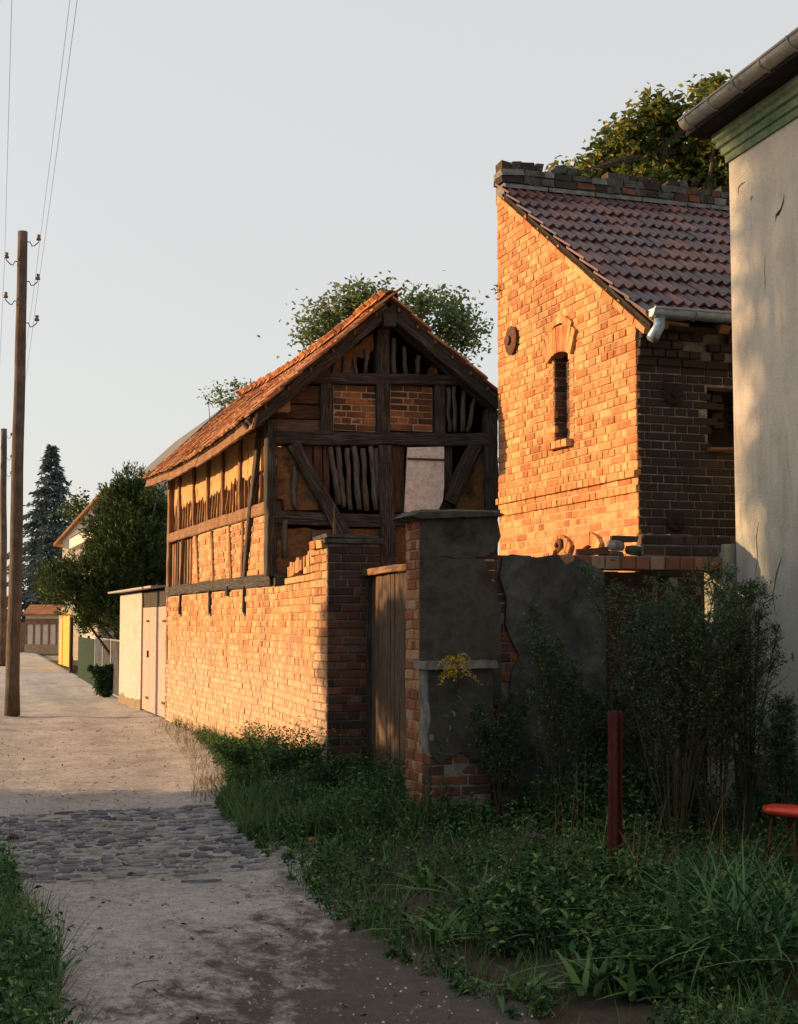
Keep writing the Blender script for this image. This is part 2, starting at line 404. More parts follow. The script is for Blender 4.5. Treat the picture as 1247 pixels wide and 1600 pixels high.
def tile_field(parent, o, x, y, nu, nv, wd, ex, temps, lift=.02, tiltx=.05, sag=None, stagger=True, jit=.006, cap=300, minpx=7, skip=None, mat=None):
    """x along the eave, y up the slope"""
    o = Vector(o); x = Vector(x).normalized(); y = Vector(y).normalized(); z = x.cross(y); lst = []
    for j in range(nv):
        for i in range(nu):
            if skip and skip(i, j): continue
            s = (i+.5+(.5 if stagger and j % 2 else 0))*wd; t = j*ex
            p = o+x*s+y*t+z*lift
            if sag: p = p+sag(s, t)
            M = frame(p+Vector((rnd(-jit, jit), rnd(-jit, jit), rnd(-jit, jit)*.5)), x, y, z) @ Matrix.Rotation(-abs(tiltx)+rnd(-.012, .012), 4, 'X') @ Matrix.Rotation(rnd(-.02, .02), 4, 'Z') @ Matrix.Rotation(rnd(-.02, .02), 4, 'Y')
            q = proj(p); sc = 0
            if q and -10 < q[0] < 1260 and q[1] > 0:
                a = proj(p-x*wd/2); b = proj(p+x*wd/2); c = proj(p+y*ex); d_ = math.hypot
                if a and b and c: sc = math.sqrt(d_(a[0]-b[0], a[1]-b[1])*max(1, d_(c[0]-q[0], c[1]-q[1]))) 
            lst.append((sc, M))
    lst.sort(key=lambda k: -k[0]); V = []; F = []; nb = 0
    T = [(np.array([v.co[:] for v in t.vertices]), [tuple(p.vertices) for p in t.polygons]) for t in temps]
    rest = MB()
    for k, (sc, M) in enumerate(lst):
        if k < cap and sc >= minpx: place('roof_tile', random.choice(temps), parent, M)
        else:
            vv, ff = random.choice(T); A = np.array(M)[:3, :3]; b = np.array(M)[:3, 3]; rest.add((vv @ A.T + b).tolist(), ff)
    if rest.v: tag(rest.build('tiling', mat or temps[0].materials[0], parent), kind='stuff')

# ------------------------------------------------------------------ foliage
def leaves_mesh(name, P, size, mat, up=.3, aspect=.5, N=None, bend=.25, dirs=None):
    """P (n,3) leaf positions, size array or float; each leaf a folded diamond of 4 triangles"""
    P = np.asarray(P, dtype=float); n = len(P); size = np.broadcast_to(np.asarray(size, dtype=float), (n,))
    if dirs is None: d = RNG.normal(size=(n, 3)); d[:, 2] *= .6
    else: d = np.asarray(dirs)+RNG.normal(size=(n, 3))*.35
    d /= np.linalg.norm(d, axis=1)[:, None]+1e-9
    m = RNG.normal(size=(n, 3)); m[:, 2] += up*3; s = np.cross(d, m); s /= np.linalg.norm(s, axis=1)[:, None]+1e-9
    nn = np.cross(s, d); L = size[:, None]
    v0 = P; v1 = P+d*L*.45+s*L*aspect/2+nn*L*bend*.4; v2 = P+d*L-nn*L*bend*.5; v3 = P+d*L*.45-s*L*aspect/2+nn*L*bend*.4
    V = np.stack([v0, v1, v2, v3], 1).reshape(-1, 3); b = np.arange(n)[:, None]*4
    F = np.concatenate([b+np.array([0, 1, 2]), b+np.array([0, 2, 3])], 0)
    return np_mesh(name, V, F, mat)
def blades_mesh(name, P, H, wd, mat, lean=.5, curve=.5, az=None, seg=3):
    P = np.asarray(P, dtype=float); n = len(P); H = np.broadcast_to(np.asarray(H, float), (n,)); wd = np.broadcast_to(np.asarray(wd, float), (n,))
    a = RNG.uniform(0, 2*np.pi, n) if az is None else np.asarray(az); ln = np.abs(RNG.normal(0, lean, n)); cv = curve*RNG.uniform(.3, 1.6, n)
    out = np.stack([np.cos(a), np.sin(a), np.zeros(n)], 1); tw = a+RNG.uniform(.9, 2.2, n); side = np.stack([np.cos(tw), np.sin(tw), np.zeros(n)], 1)
    rows = []
    for k in range(seg+1):
        t = k/seg; th = ln+cv*t; 
        x = H*(np.sin(ln)*t+ (1-np.cos(cv*t*1.4))*.7); z = H*(np.cos(ln)*t - (cv*t*t)*.28*np.minimum(1.2, cv))
        c = P+out*x[:, None]+np.stack([0*z, 0*z, z], 1); wv = wd*(1-t**2*.93)*(.55+.45*min(1, t*3))
        rows += [c-side*wv[:, None]/2, c+side*wv[:, None]/2]
    m = 2*(seg+1); V = np.stack(rows, 1).reshape(-1, 3); b = np.arange(n)[:, None]*m
    F = np.concatenate([b+np.array([2*k, 2*k+1, 2*k+3, 2*k+2]) for k in range(seg)], 0)
    return np_mesh(name, V, F, mat)
def shift_place(name, me, parent):
    if parent is not None: me.transform(WM[parent.name].inverted()); return place(name, me, parent, WM[parent.name])
    return place(name, me)
def in_poly(pts, poly):
    x, y = pts[:, 0], pts[:, 1]; c = np.zeros(len(pts), bool); n = len(poly); j = n-1
    for i in range(n):
        xi, yi = poly[i][:2]; xj, yj = poly[j][:2]
        k = ((yi > y) != (yj > y)) & (x < (xj-xi)*(y-yi)/((yj-yi) or 1e-9)+xi); c ^= k; j = i
    return c
def scatter(poly, n, pw=0.0):
    """n points in a plan polygon"""
    xs = [p[0] for p in poly]; ys = [p[1] for p in poly]; out = np.zeros((0, 2))
    while len(out) < n:
        q = np.stack([RNG.uniform(min(xs), max(xs), n*2), RNG.uniform(min(ys), max(ys), n*2)], 1); q = q[in_poly(q, poly)]
        if not len(q): continue
        if pw:
            d = np.hypot(q[:, 0], q[:, 1]); k = (d.min()/d)**pw; q = q[RNG.uniform(size=len(q)) < k]
        out = np.concatenate([out, q])
    return out[:n]
def broadleaf_tree(name, label, base, trunk_top, lobes, nleaf, lsize, mat, tr=.12, cat='tree', group=None, clump=.28, per=26, bark=None):
    base = Vector(base); t = thing(name, label, cat, base, group); bark = bark or m_bark
    mb = MB(); tt = Vector(trunk_top); n = 7
    pts = [base.lerp(tt, i/n)+Vector((noise.noise(Vector((i*.6, base.x, 0))), noise.noise(Vector((i*.6, base.y, 5))), 0))*.12*(i > 0) for i in range(n+1)]
    mb.tube(pts, [tr*(1.25-.7*i/n) if i else tr*1.6 for i in range(n+1)], 9); mb.build('trunk', bark, t, smooth=True)
    lb = MB(); P = []
    for c, r in lobes:
        c = Vector(c); st = pts[random.randint(n//2, n)]
        mid = st.lerp(c, .5)+Vector((rnd(-.1, .1), rnd(-.1, .1), .12))*r
        lb.tube([st, mid, c], [tr*.42, tr*.28, tr*.12], 6)
        k = max(3, int(nleaf*r*r/per)); 
        for _ in range(k):
            d = Vector((RNG.normal(), RNG.normal(), RNG.normal())).normalized(); rr = r*rnd(.45, 1.05)
            q = c+Vector((d.x*rr, d.y*rr, d.z*rr*.85))
            if random.random() < .6: lb.tube([c.lerp(q, .1), c.lerp(q, .55)+Vector((0, 0, .04)), q], [tr*.10, tr*.06, tr*.025], 4, cap=False)
            g = RNG.normal(size=(per, 3))*clump*np.array([1, 1, .7])*rnd(.6, 1.2); P.append(g+np.array(q[:]))
    lb.build('branches', bark, t)
    P = np.concatenate(P); me = leaves_mesh('crown', P, RNG.uniform(.7, 1.25, len(P))*lsize, mat, up=.35, aspect=.55)
    shift_place('crown', me, t); return t
# ================================================================== THE SETTING: ground, lane, cobbles
RE = [(5.0, 2.34), (6.2, 2.14), (7.3, 2.07), (9.3, 2.2), (12.1, 2.42), (15.4, 3.05), (18.8, 3.45), (22, 3.72), (30, 3.76), (80, 5.5)]
LE = [(2.0, .40), (5.6, .50), (6.9, .62), (10, .50), (11, .2), (13.6, .72), (14.6, .3), (24, .9), (26, 1.25), (40, 1.2), (80, 2.6)]
def interp(tab, y):
    if y <= tab[0][0]: return tab[0][1]
    for (a, b), (c, d) in zip(tab, tab[1:]):
        if y <= c: return b+(d-b)*(y-a)/(c-a)
    return tab[-1][1]
def gz(x, y):
    """ground height"""
    h = .018*noise.fractal(Vector((x*1.3, y*1.3, 0)), 1, 2, 4)
    e = interp(RE, y)-x; l = x-interp(LE, y)
    ins = min(e, l)
    if ins > 0: h += -.03*min(1, ins/.6)+.02*math.exp(-((x-(interp(RE, y)+interp(LE, y))/2)/.35)**2)
    if y > 5 and x > interp(RE, y): h += min(.10, (x-interp(RE, y))*.06)
    return h*min(1, max(0, (60-y)/20))
def ground_sheet(name, x0, x1, y0, y1, sx, sy, mat, extra=None, lift=0):
    nx = int((x1-x0)/sx); ny = int((y1-y0)/sy)
    V = [(x0+(x1-x0)*i/nx, y0+(y1-y0)*j/ny) for j in range(ny+1) for i in range(nx+1)]
    V = [(x, y, gz(x, y)+lift+(extra(x, y) if extra else 0)) for x, y in V]
    F = [(j*(nx+1)+i, j*(nx+1)+i+1, (j+1)*(nx+1)+i+1, (j+1)*(nx+1)+i) for j in range(ny) for i in range(nx)]
    return shift_place(name, np_mesh(name, V, F, mat, True), None)
def sand_mat():
    m, nt = M_('sandy_lane'); g = NT(nt); p = g.pos()
    n1 = g.noise(p, 1.1, 5, .6, .4); n2 = g.noise(p, 14, 5, .7); n3 = g.noise(p, 120, 3, .7); n4 = g.noise(g.map(p, (2.2, 1.1, 1)), 1.3, 6, .7, .8)
    base = g.ramp(n1, [(.3, (.33, .32, .305)), (.5, (.44, .425, .405)), (.7, (.51, .49, .465))])
    base = g.mix(.8, base, g.ramp(n2, [(.3, .55), (.62, 1.15)]), 'MULTIPLY')
    base = g.mix(.8, base, g.ramp(n3, [(.3, .45), (.6, 1.2)]), 'MULTIPLY')
    base = g.mix(g.ramp(n4, [(.56, 0), (.72, .5)]), base, (.17, .145, .12))
    n5 = g.noise(p, 45, 3, .6); base = g.mix(g.ramp(n5, [(.62, 0), (.68, .75)]), base, (.09, .075, .06)); base = g.mix(g.ramp(n5, [(.30, .6), (.36, 0)]), base, (.55, .5, .44))
    # damp, dark soil trodden in by the weeds, widened to paint foreground shade
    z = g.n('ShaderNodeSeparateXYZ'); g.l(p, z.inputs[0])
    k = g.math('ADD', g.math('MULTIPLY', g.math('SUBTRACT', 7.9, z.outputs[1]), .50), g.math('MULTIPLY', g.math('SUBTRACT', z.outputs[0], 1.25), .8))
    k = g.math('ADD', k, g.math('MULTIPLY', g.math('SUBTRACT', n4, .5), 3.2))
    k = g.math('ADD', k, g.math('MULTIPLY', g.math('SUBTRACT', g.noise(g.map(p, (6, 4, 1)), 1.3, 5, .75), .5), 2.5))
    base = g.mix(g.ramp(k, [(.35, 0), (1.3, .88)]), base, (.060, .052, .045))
    g.out(base, .95, g.bump(g.math('ADD', g.math('MULTIPLY', n2, 1.0), n3), .9, .02), spec=.15); return m
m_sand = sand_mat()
m_soil = noisy('dark_soil', (.018, .015, .011), (.055, .045, .033), 3, (.035, .032, .02), bump=1.0, fine=45, dist=.02)
def far_z(x, y): return 0
gme = MB().add([(-400, -60, -.12), (400, -60, -.12), (400, 600, -.12), (-400, 600, -.12)], [(0, 1, 2, 3)])
m_far = noisy('far_ground', (.16, .14, .09), (.28, .25, .17), .3, (.09, .11, .05), bump=.3)
tag(gme.build('ground', m_far), kind='structure')
# soil under the verges (with the lane lying in it as its own sheet a little higher)
tag(ground_sheet('verge_soil', -8, 14, 1, 62, .2, .25, m_soil, lift=-.012), kind='structure')
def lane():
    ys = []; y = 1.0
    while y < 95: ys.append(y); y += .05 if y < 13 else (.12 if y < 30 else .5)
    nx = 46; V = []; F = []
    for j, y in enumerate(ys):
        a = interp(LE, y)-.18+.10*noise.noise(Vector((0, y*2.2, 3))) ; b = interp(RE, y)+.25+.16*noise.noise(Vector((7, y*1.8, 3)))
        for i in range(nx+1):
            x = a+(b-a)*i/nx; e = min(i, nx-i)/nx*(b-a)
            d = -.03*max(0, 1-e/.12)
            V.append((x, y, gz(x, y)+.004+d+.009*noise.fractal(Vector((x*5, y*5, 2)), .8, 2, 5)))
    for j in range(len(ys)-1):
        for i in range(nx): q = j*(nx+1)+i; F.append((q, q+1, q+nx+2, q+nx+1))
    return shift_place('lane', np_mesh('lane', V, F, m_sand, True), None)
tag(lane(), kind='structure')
# cobbled crossing: every stone its own piece
m_cobble = brick_mat('field_stone', [(.19, .20, .225), (.13, .14, .165), (.25, .25, .255), (.17, .18, .205), (.31, .30, .29), (.10, .11, .135)], bump=1.0)
m_bed = noisy('cobble_bedding', (.13, .125, .115), (.33, .315, .29), 9, bump=1.0, fine=80)
bed_poly = []
for y in [i*.2+9.05 for i in range(18)]:
    bed_poly.append((interp(LE, y)-.1, y))
for y in reversed([i*.2+9.05 for i in range(18)]): bed_poly.append((interp(RE, y)+.42, y))
bm_ = MB(); xs = np.linspace(0, 1, 24); ysb = np.linspace(9.05, 12.5, 40); V = []
for y in ysb:
    a, b = interp(LE, y)-.12, interp(RE, y)+.42
    for t in xs: x = a+(b-a)*t; V.append((x, y+.12*noise.noise(Vector((x*1.7, 3, 0))), gz(x, y)+.008+.011*noise.noise(Vector((x*2.2, y*2.2, 5)))+(.006*noise.noise(Vector((x*9, y*9, 0))))-(.03 if t in (xs[0], xs[-1]) or y in (ysb[0], ysb[-1]) else 0)))
bm_.add(V, [(j*24+i, j*24+i+1, (j+1)*24+i+1, (j+1)*24+i) for j in range(39) for i in range(23)])
strip = tag(bm_.build('cobbled_crossing', m_bed, smooth=True), kind='structure')
ncob = 0; cobrest = MB(); y = 9.15
while y < 12.45:
    rowh = rnd(.070, .105); a, b = interp(LE, y)-.02, interp(RE, y)+.38; x = a+rnd(0, .1)
    while x < b:
        L = rnd(.06, .15); n = random.choice((5, 6, 6, 7)); hh = rowh*rnd(.8, 1.0)
        edge = abs(y-10.8)/1.7
        if random.random() > .10+.35*max(0, edge-.6):
            cx, cy = x+L/2, y+rowh/2+rnd(-.015, .015)+.12*noise.noise(Vector(((x+L/2)*1.7, 3, 0))); z0 = gz(cx, cy)+.006
            ang = [2*math.pi*k/n+rnd(-.22, .22) for k in range(n)]; o = [(math.cos(q)*L/2*1.12*rnd(.82, 1.12), math.sin(q)*hh/2*1.22*rnd(.82, 1.14)) for q in ang]
            tp = rnd(.006, .018); tx, ty = rnd(-.07, .07), rnd(-.10, .06)
            vs = [(px, py, -.03) for px, py in o]+[(px*.97, py*.97, tp*.35+px*tx+py*ty) for px, py in o]+[(px*.84, py*.82, tp+px*tx+py*ty) for px, py in o]+[(0, 0, tp*1.03)]
            fs = [(k, (k+1) % n, n+(k+1) % n, n+k) for k in range(n)]+[(n+k, n+(k+1) % n, 2*n+(k+1) % n, 2*n+k) for k in range(n)]+[(2*n+k, 2*n+(k+1) % n, 3*n) for k in range(n)]
            ncob += 1
            if ncob <= 300: MB().add(vs, fs).build('cobble', m_cobble, strip, Matrix.Translation((cx, cy, z0)))
            else: cobrest.add([(a_+cx, b_+cy, c_+z0) for a_, b_, c_ in vs], fs)
        x += L+rnd(.004, .02)
    y += rowh+.008
tag(cobrest.build('cobbles', m_cobble, strip), kind='stuff')
# old edging stones along the near edge of the cobbles
ex = .75
while ex < 2.5:
    L = rnd(.22, .42); yy = 9.0+.05*math.sin(ex*3)+rnd(-.02, .02)
    if random.random() < .45:
        o = MB(); o.box((-L/2, -.020, -.05), (L/2, .020, .006), .008)
        o.build('edging_stone', m_cobble, strip, Matrix.Translation((ex+L/2, yy, gz(ex, yy)+.01)) @ Matrix.Rotation(rnd(-.12, .12), 4, 'Z') @ Matrix.Rotation(rnd(-.04, .04), 4, 'Y'))
    ex += L+rnd(.01, .05)
# loose pebbles and crumbs on the lane
def pebbles(name, poly, n, s0, s1, mat):
    P = scatter(poly, n, 1.0); V = []; F = []
    for x, y in P:
        s = rnd(s0, s1)*random.choice((.5, .7, 1)); z = gz(x, y)+.004; b = len(V); a = rnd(0, 3)
        for k in range(5): V.append((x+math.cos(a+k*1.257)*s*rnd(.8, 1.1), y+math.sin(a+k*1.257)*s*rnd(.7, 1), z-.004))
        V.append((x, y, z+s*.7)); F += [(b+k, b+(k+1) % 5, b+5) for k in range(5)]
    tag(shift_place(name, np_mesh(name, V, F, mat), None), kind='stuff')
lane_poly = [(interp(LE, y), y) for y in (3, 5, 7, 9, 11, 13, 16, 20, 24)]+[(interp(RE, y)+.2, y) for y in (24, 20, 16, 13, 11, 9, 7, 5, 3)]
pebbles('gravel', lane_poly, 700, .010, .024, brick_mat('gravel_stone', [(.26, .24, .22), (.16, .15, .14), (.36, .33, .30)]))
pebbles('pebbles', lane_poly, 7500, .004, .012, brick_mat('pebble', [(.40, .36, .31), (.22, .19, .17), (.52, .49, .45), (.15, .13, .12), (.33, .25, .2)]))
m_debris = brick_mat('dry_debris', [(.10, .055, .03), (.16, .09, .05), (.05, .035, .025)])
P = scatter(lane_poly, 420, .7); P3 = [(x, y, gz(x, y)+.012) for x, y in P]
tag(shift_place('fallen_leaves', leaves_mesh('fallen_leaves', P3, RNG.uniform(.02, .05, len(P3)), m_debris, up=2.5, aspect=.6), None), kind='stuff')

# ================================================================== BRICK GARDEN PIER AND WALL (beside the barn)
PX = 3.55; PYF = 12.74; PYB = 13.22
pier = thing('brick_pier', 'square brick garden pier with a dark coping, standing left of the wooden gate', 'pier', (PX+.25, PYF+.24, 0))
PT = 2.33
MB().box((PX+.006, PYF+.006, -.1), (PX+.504, PYB, PT)).build('core', m_mortar_dark, pier)
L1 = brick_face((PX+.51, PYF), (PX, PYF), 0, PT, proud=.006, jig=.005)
n = emit_pieces(L1, pier, m_brick_red, cap=230)  # front in the darker brick copy, its shade put into the colour
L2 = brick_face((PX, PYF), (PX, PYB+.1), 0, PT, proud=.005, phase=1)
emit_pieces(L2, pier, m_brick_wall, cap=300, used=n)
cp = MB(); N8 = 10
cp.box((PX-.035, PYF-.04, PT), (PX+.535, PYB+.03, PT+.05), .006)
cp.box((PX-.01, PYF-.015, PT+.05), (PX+.50, PYB, PT+.085), .012)
cp.build('coping', m_coping, pier)
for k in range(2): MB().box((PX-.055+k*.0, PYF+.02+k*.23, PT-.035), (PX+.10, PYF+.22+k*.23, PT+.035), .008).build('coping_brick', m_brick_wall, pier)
# wall between pier and barn
WY0, WY1 = PYB+.002, 15.88
gw = thing('garden_wall', 'lit brick garden wall with a broken stepped top between the square pier and the barn', 'wall', (PX+.15, (WY0+WY1)/2, 0))
def wall_top(y):
    t = (y-WY0)/(WY1-WY0); return 2.20-.17*t
def wx(y): return PX+.02+(3.79-PX-.02)*max(0, (y-WY0)/(WY1-WY0))
core = MB(); core.prism([(wx(WY0)+.01, WY0, -.1), (wx(WY1)+.01, WY1, -.1), (wx(WY1)+.26, WY1, -.1), (wx(WY0)+.26, WY0, -.1)], (0, 0, 2.1)); core.build('core', m_mortar, gw)
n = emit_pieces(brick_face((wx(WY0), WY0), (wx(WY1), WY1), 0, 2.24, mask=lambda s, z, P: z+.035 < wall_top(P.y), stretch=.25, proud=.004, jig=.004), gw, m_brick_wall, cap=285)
y = WY0+.02
while y < WY1-.9:                                    # bricks on edge along the top
    hgt = rnd(.10, .15)
    if random.random() < .85:
        zz = wall_top(y)-.02
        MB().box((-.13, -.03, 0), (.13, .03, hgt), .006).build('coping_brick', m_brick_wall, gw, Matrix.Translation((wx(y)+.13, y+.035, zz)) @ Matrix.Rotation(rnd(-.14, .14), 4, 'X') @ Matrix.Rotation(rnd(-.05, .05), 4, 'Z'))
    y += .075

# ================================================================== WOODEN GATE
GX = 3.97; gt = thing('board_gate', 'old brown vertical board gate with a wooden top rail, between the two pillars', 'gate', (GX, 11.6, 0))
gy = 10.62; planks = []
while gy < PYF-.02:
    wd = rnd(.10, .14); wd = min(wd, PYF-.01-gy)
    if wd > .03:
        h = 2.04+rnd(-.015, .01); b0 = .10+rnd(0, .06)
        beam('plank', (GX+rnd(-.006, .006), gy+wd/2, b0), (GX+rnd(-.006, .006), gy+wd/2, h), wd-.008, .024, m_gate, gt, up=Vector((-1, 0, 0)), rough=.002)
    gy += wd
beam('top_rail', (GX-.03, 10.60, 2.075), (GX-.035, PYF+.02, 2.06), .06, .10, m_timber_warm, gt, rough=.005)
for zz in (.55, 1.6): beam('cross_rail', (GX+.045, 10.62, zz), (GX+.045, PYF, zz), .09, .05, m_plank, gt)
beam('jamb', (GX-.02, PYF-.035, 0), (GX-.02, PYF-.035, 2.05), .05, .06, m_timber, gt)

# ================================================================== STUCCOED GATE PILLAR with buttress
QX = 3.6; QY0 = 10.22; QY1 = 10.62; QX2 = 4.23; QT = 2.44
gp = thing('gate_pillar', 'tall pillar, brick on its side and dark cracked render in front, with a thick coping', 'pillar', ((QX+QX2)/2, QY0+.2, 0))
MB().box((QX+.006, QY0+.03, -.1), (QX2-.03, QY1, QT)).build('core', m_mortar, gp)
n = emit_pieces(brick_face((QX, QY0+.012), (QX, QY1), 0, QT, proud=.005, jig=.005, stretch=.19, phase=1), gp, brick_mat('pillar_brick', [(.34, .14, .07), (.40, .19, .10), (.28, .10, .05), (.42, .24, .14), (.22, .08, .04)]), cap=150)
n = emit_pieces(brick_face((QX2, QY0+.03), (QX, QY0+.03), 0, QT, mask=lambda s, z, P: z < .95 or P.x > QX2-.22, proud=.004), gp, m_brick_red, cap=300, used=n)
def S_(u, v, Y): p = pY(u, v, Y); return (p.x, p.z)
pl = [S_(657, 796, QY0), S_(783, 796, QY0), S_(781, 845, QY0), S_(770, 862, QY0), S_(757, 873, QY0), S_(768, 880, QY0), S_(763, 905, QY0), S_(781, 930, QY0), S_(783, 1024, QY0), S_(783, 1120, QY0), S_(657, 1120, QY0)]
pl2 = pl[:5]+[(p[0], p[1]) for p in pl[5:]]
up_ = [S_(657, 796, QY0), S_(782, 796, QY0), S_(778, 812, QY0), S_(783, 838, QY0), S_(775, 858, QY0), S_(760, 870, QY0), S_(715, 873, QY0), S_(690, 868, QY0), S_(657, 876, QY0)]
lo_ = [S_(657, 877.2, QY0), S_(690, 869.4, QY0), S_(715, 874.4, QY0), S_(757, 872, QY0), S_(764, 890, QY0), S_(772, 915, QY0), S_(783, 945, QY0), S_(784, 1100, QY0), S_(657, 1100, QY0)]
sp_ = dict(to3=lambda x, z: Vector((x, QY0+.004, z)), off=(0, .028, 0), mat=m_stucco_dark, parent=gp)
for k, pp in enumerate((up_, lo_)): rough_slab('render_coat', pp, step=.07, amp=.005, **sp_)
cp = MB(); cpz = QT
prof = [(QX-.11, cpz-.035), (QX-.04, cpz+.015), (QX+.25, cpz+.028), (QX2-.02, cpz+.030), (QX2+.035, cpz+.012), (QX2+.01, cpz-.02), (QX-.04, cpz-.06)]
vs = []; ny = 6
for j in range(ny+1):
    yy = QY0-.07+(QY1-QY0+.14)*j/ny
    vs += [(x+rnd(-.012, .012), yy+rnd(-.006, .006), z+rnd(-.006, .006)+(-.02 if j in (0, ny) and z > cpz else 0)) for x, z in prof]
m7 = len(prof); cp.add(vs, [(j*m7+k, j*m7+(k+1) % m7, (j+1)*m7+(k+1) % m7, (j+1)*m7+k) for j in range(ny) for k in range(m7)]+[tuple(range(m7)), tuple(range(ny*m7, (ny+1)*m7))])
cp.build('coping', m_coping, gp)
# buttress in front of the pillar
BX0, BX1, BY0 = pY(671, 1100, 10.0).x, pY(770, 1100, 10.0).x, 10.0
MB().box((BX0+.03, BY0+.03, -.1), (BX1-.01, QY0+.02, 1.30)).build('buttress', m_mortar_dark, gp)
zb = pY(700, 1188, BY0).z; ztop = pY(700, 1045, BY0).z
rough_slab('buttress_render', ragged([(BX0, zb+.05), (BX0+.08, zb-.02), (BX0+.25, zb+.06), (BX1, zb-.10), (BX1, ztop), (BX0, ztop)], .012), to3=lambda x, z: Vector((x, BY0, z)), off=(0, .03, 0), mat=m_stucco_dark, parent=gp, step=.07, amp=.005)
rough_slab('buttress_render', ragged([(BY0+.002, zb+.03), (QY0+.01, zb+.10), (QY0+.01, ztop), (BY0+.002, ztop)], .006), to3=lambda y, z: Vector((BX0, y, z)), off=(.03, 0, 0), mat=m_coping_l, parent=gp, step=.07, amp=.005)  # same render in a paler colour, painting the light from the left
zc = ztop; MB().box((BX0-.05, BY0-.04, zc), (BX1+.03, QY0+.02, zc+.055), .004).build('buttress_coping', m_coping_l, gp)
n = emit_pieces(brick_face((BX1, BY0+.03), (BX0+.02, BY0+.03), 0, zb+.12, proud=.006, jig=.008, tilt=.03), gp, m_brick_red, T=.06, cap=120)
n = emit_pieces(brick_face((BX0+.02, BY0+.03), (BX0+.02, QY0), 0, zb+.08, proud=.006, jig=.008, tilt=.03), gp, m_brick_red, T=.06, cap=60)

# ================================================================== RENDERED YARD WALL with lintelled opening
VY = 10.34; VYB = 10.62
yw = thing('yard_wall', 'grey rendered yard wall with crumbling brick top and a dark doorway under a brick band', 'wall', (6, VY+.1, 0))
xl, xr = QX2+.001, pY(946, 1000, VY).x; xj0, xj1 = pY(1130, 950, VY).x, 6.40
zt = pY(860, 872, VY).z; zlin0 = pY(1000, 891, VY).z; zlin1 = pY(1000, 868, VY).z
MB().box((xl-.03, VY+.04, -.1), (xr-.01, VYB, zt-.02)).build('core', m_mortar_dark, yw)
yp = [(xl+.04, -.05), (xr, -.05), (xr, pY(946, 893, VY).z), S_(905, 872, VY), S_(885, 882, VY), S_(870, 866, VY), S_(840, 871, VY), S_(800, 866, VY), S_(786, 872, VY), S_(781, 900, VY), S_(792, 935, VY), S_(790, 975, VY), S_(800, 1000, VY), S_(812, 1025, VY), S_(800, 1050, VY)]
rough_slab('render_coat', yp, to3=lambda x, z: Vector((x, VY, z)), off=(0, .035, 0), mat=m_stucco_grey, parent=yw, step=.09, amp=.008)
n = emit_pieces(brick_face((pY(835, 900, VY).x, VY+.04), (xl-.02, VY+.04), .9, zt, proud=.004, jig=.01), yw, m_brick_red, cap=80)
for k in range(4): MB().box((0, 0, 0), (.155, .03, 2.03+rnd(-.02, 0))).build('shade_board', m_plank, yw, Matrix.Translation((xr-.02+k*.16, VYB+.06, 0)))  # added boards hiding the sunlit wall seen through the opening
# band over the opening: lintel beam, bricks on end, loose courses
MB().box((pY(872, 880, VY).x, VY+.03, zlin0+.004), (xj1, VYB, zlin1-.004)).build('lintel', m_mortar_dark, yw)
lst = []; x = pY(876, 880, VY).x; bw = .135
while x+bw < xj0+.02:
    lst.append((frame(Vector((x+bw/2, VY+rnd(.005, .018), (zlin0+zlin1)/2)), (-1, 0, 0), (0, -1, 0), (0, 0, 1)) @ Matrix.Rotation(rnd(-.03, .03), 4, 'Y'), bw-.014, zlin1-zlin0-.014)); x += bw
emit_pieces(lst, yw, brick_mat('band_brick', [(.26, .12, .07), (.33, .17, .10), (.19, .085, .05), (.30, .20, .14)], bump=1.0), cap=40)
zb2 = pY(1000, 832, VY).z
MB().box((pY(1008, 850, VY).x, VY+.06, zlin1-.003), (xj1, VYB-.02, zb2-.09)).build('upper_course_core', m_mortar_dark, yw)
lst = brick_face((xj1, VY+.06), (pY(1010, 850, VY).x, VY+.06), zlin1+.004, zb2-.02, course=.085, proud=.004, jig=.01, tilt=.03, miss=.08)
emit_pieces(lst, yw, m_brick_dark, cap=40)
x = pY(1012, 840, VY).x
while x < xj1-.05:
    L = rnd(.2, .25); MB().box((-L/2, -.06, -.035), (L/2, .06, .035), .006).build('cap_brick', m_brick_red, yw, Matrix.Translation((x+L/2, VY+.13, zb2-.045)) @ Matrix.Rotation(rnd(-.06, .06), 4, 'Z') @ Matrix.Rotation(rnd(-.03, .03), 4, 'Y')); x += L+.012
for (u, v, L, h, mt, ry) in ((925, 862, .26, .055, m_brick_red, -.1), (900, 874, .22, .05, m_brick_dark, -.2), (955, 866, .24, .06, m_coping, .05), (962, 852, .16, .08, m_coping_l, .1), (975, 842, .22, .05, m_brick_dark, 0), (992, 860, .2, .07, m_coping, .1), (940, 875, .3, .04, m_coping, 0), (1015, 845, .08, .12, m_coping_l, .15), (884, 872, .14, .06, m_coping_l, -.35)):
    p = pY(u, v, VY+.1); o = MB(); o.lathe([(.02, -h/2), (L*.42, -h/2), (L/2, -h*.1), (L*.44, h*.4), (L*.2, h/2)], n=7)
    if mt in (m_brick_red, m_brick_dark): o = MB(); o.box((-L/2, -.06, -h/2), (L/2, .06, h/2), .008)
    o.build('loose_stone' if mt in (m_coping, m_coping_l) else 'loose_brick', mt, yw, Matrix.Translation(p) @ Matrix.Rotation(ry, 4, 'Y') @ Matrix.Rotation(rnd(-.3, .3), 4, 'Z') @ Matrix.Diagonal((1, .6, 1, 1)))
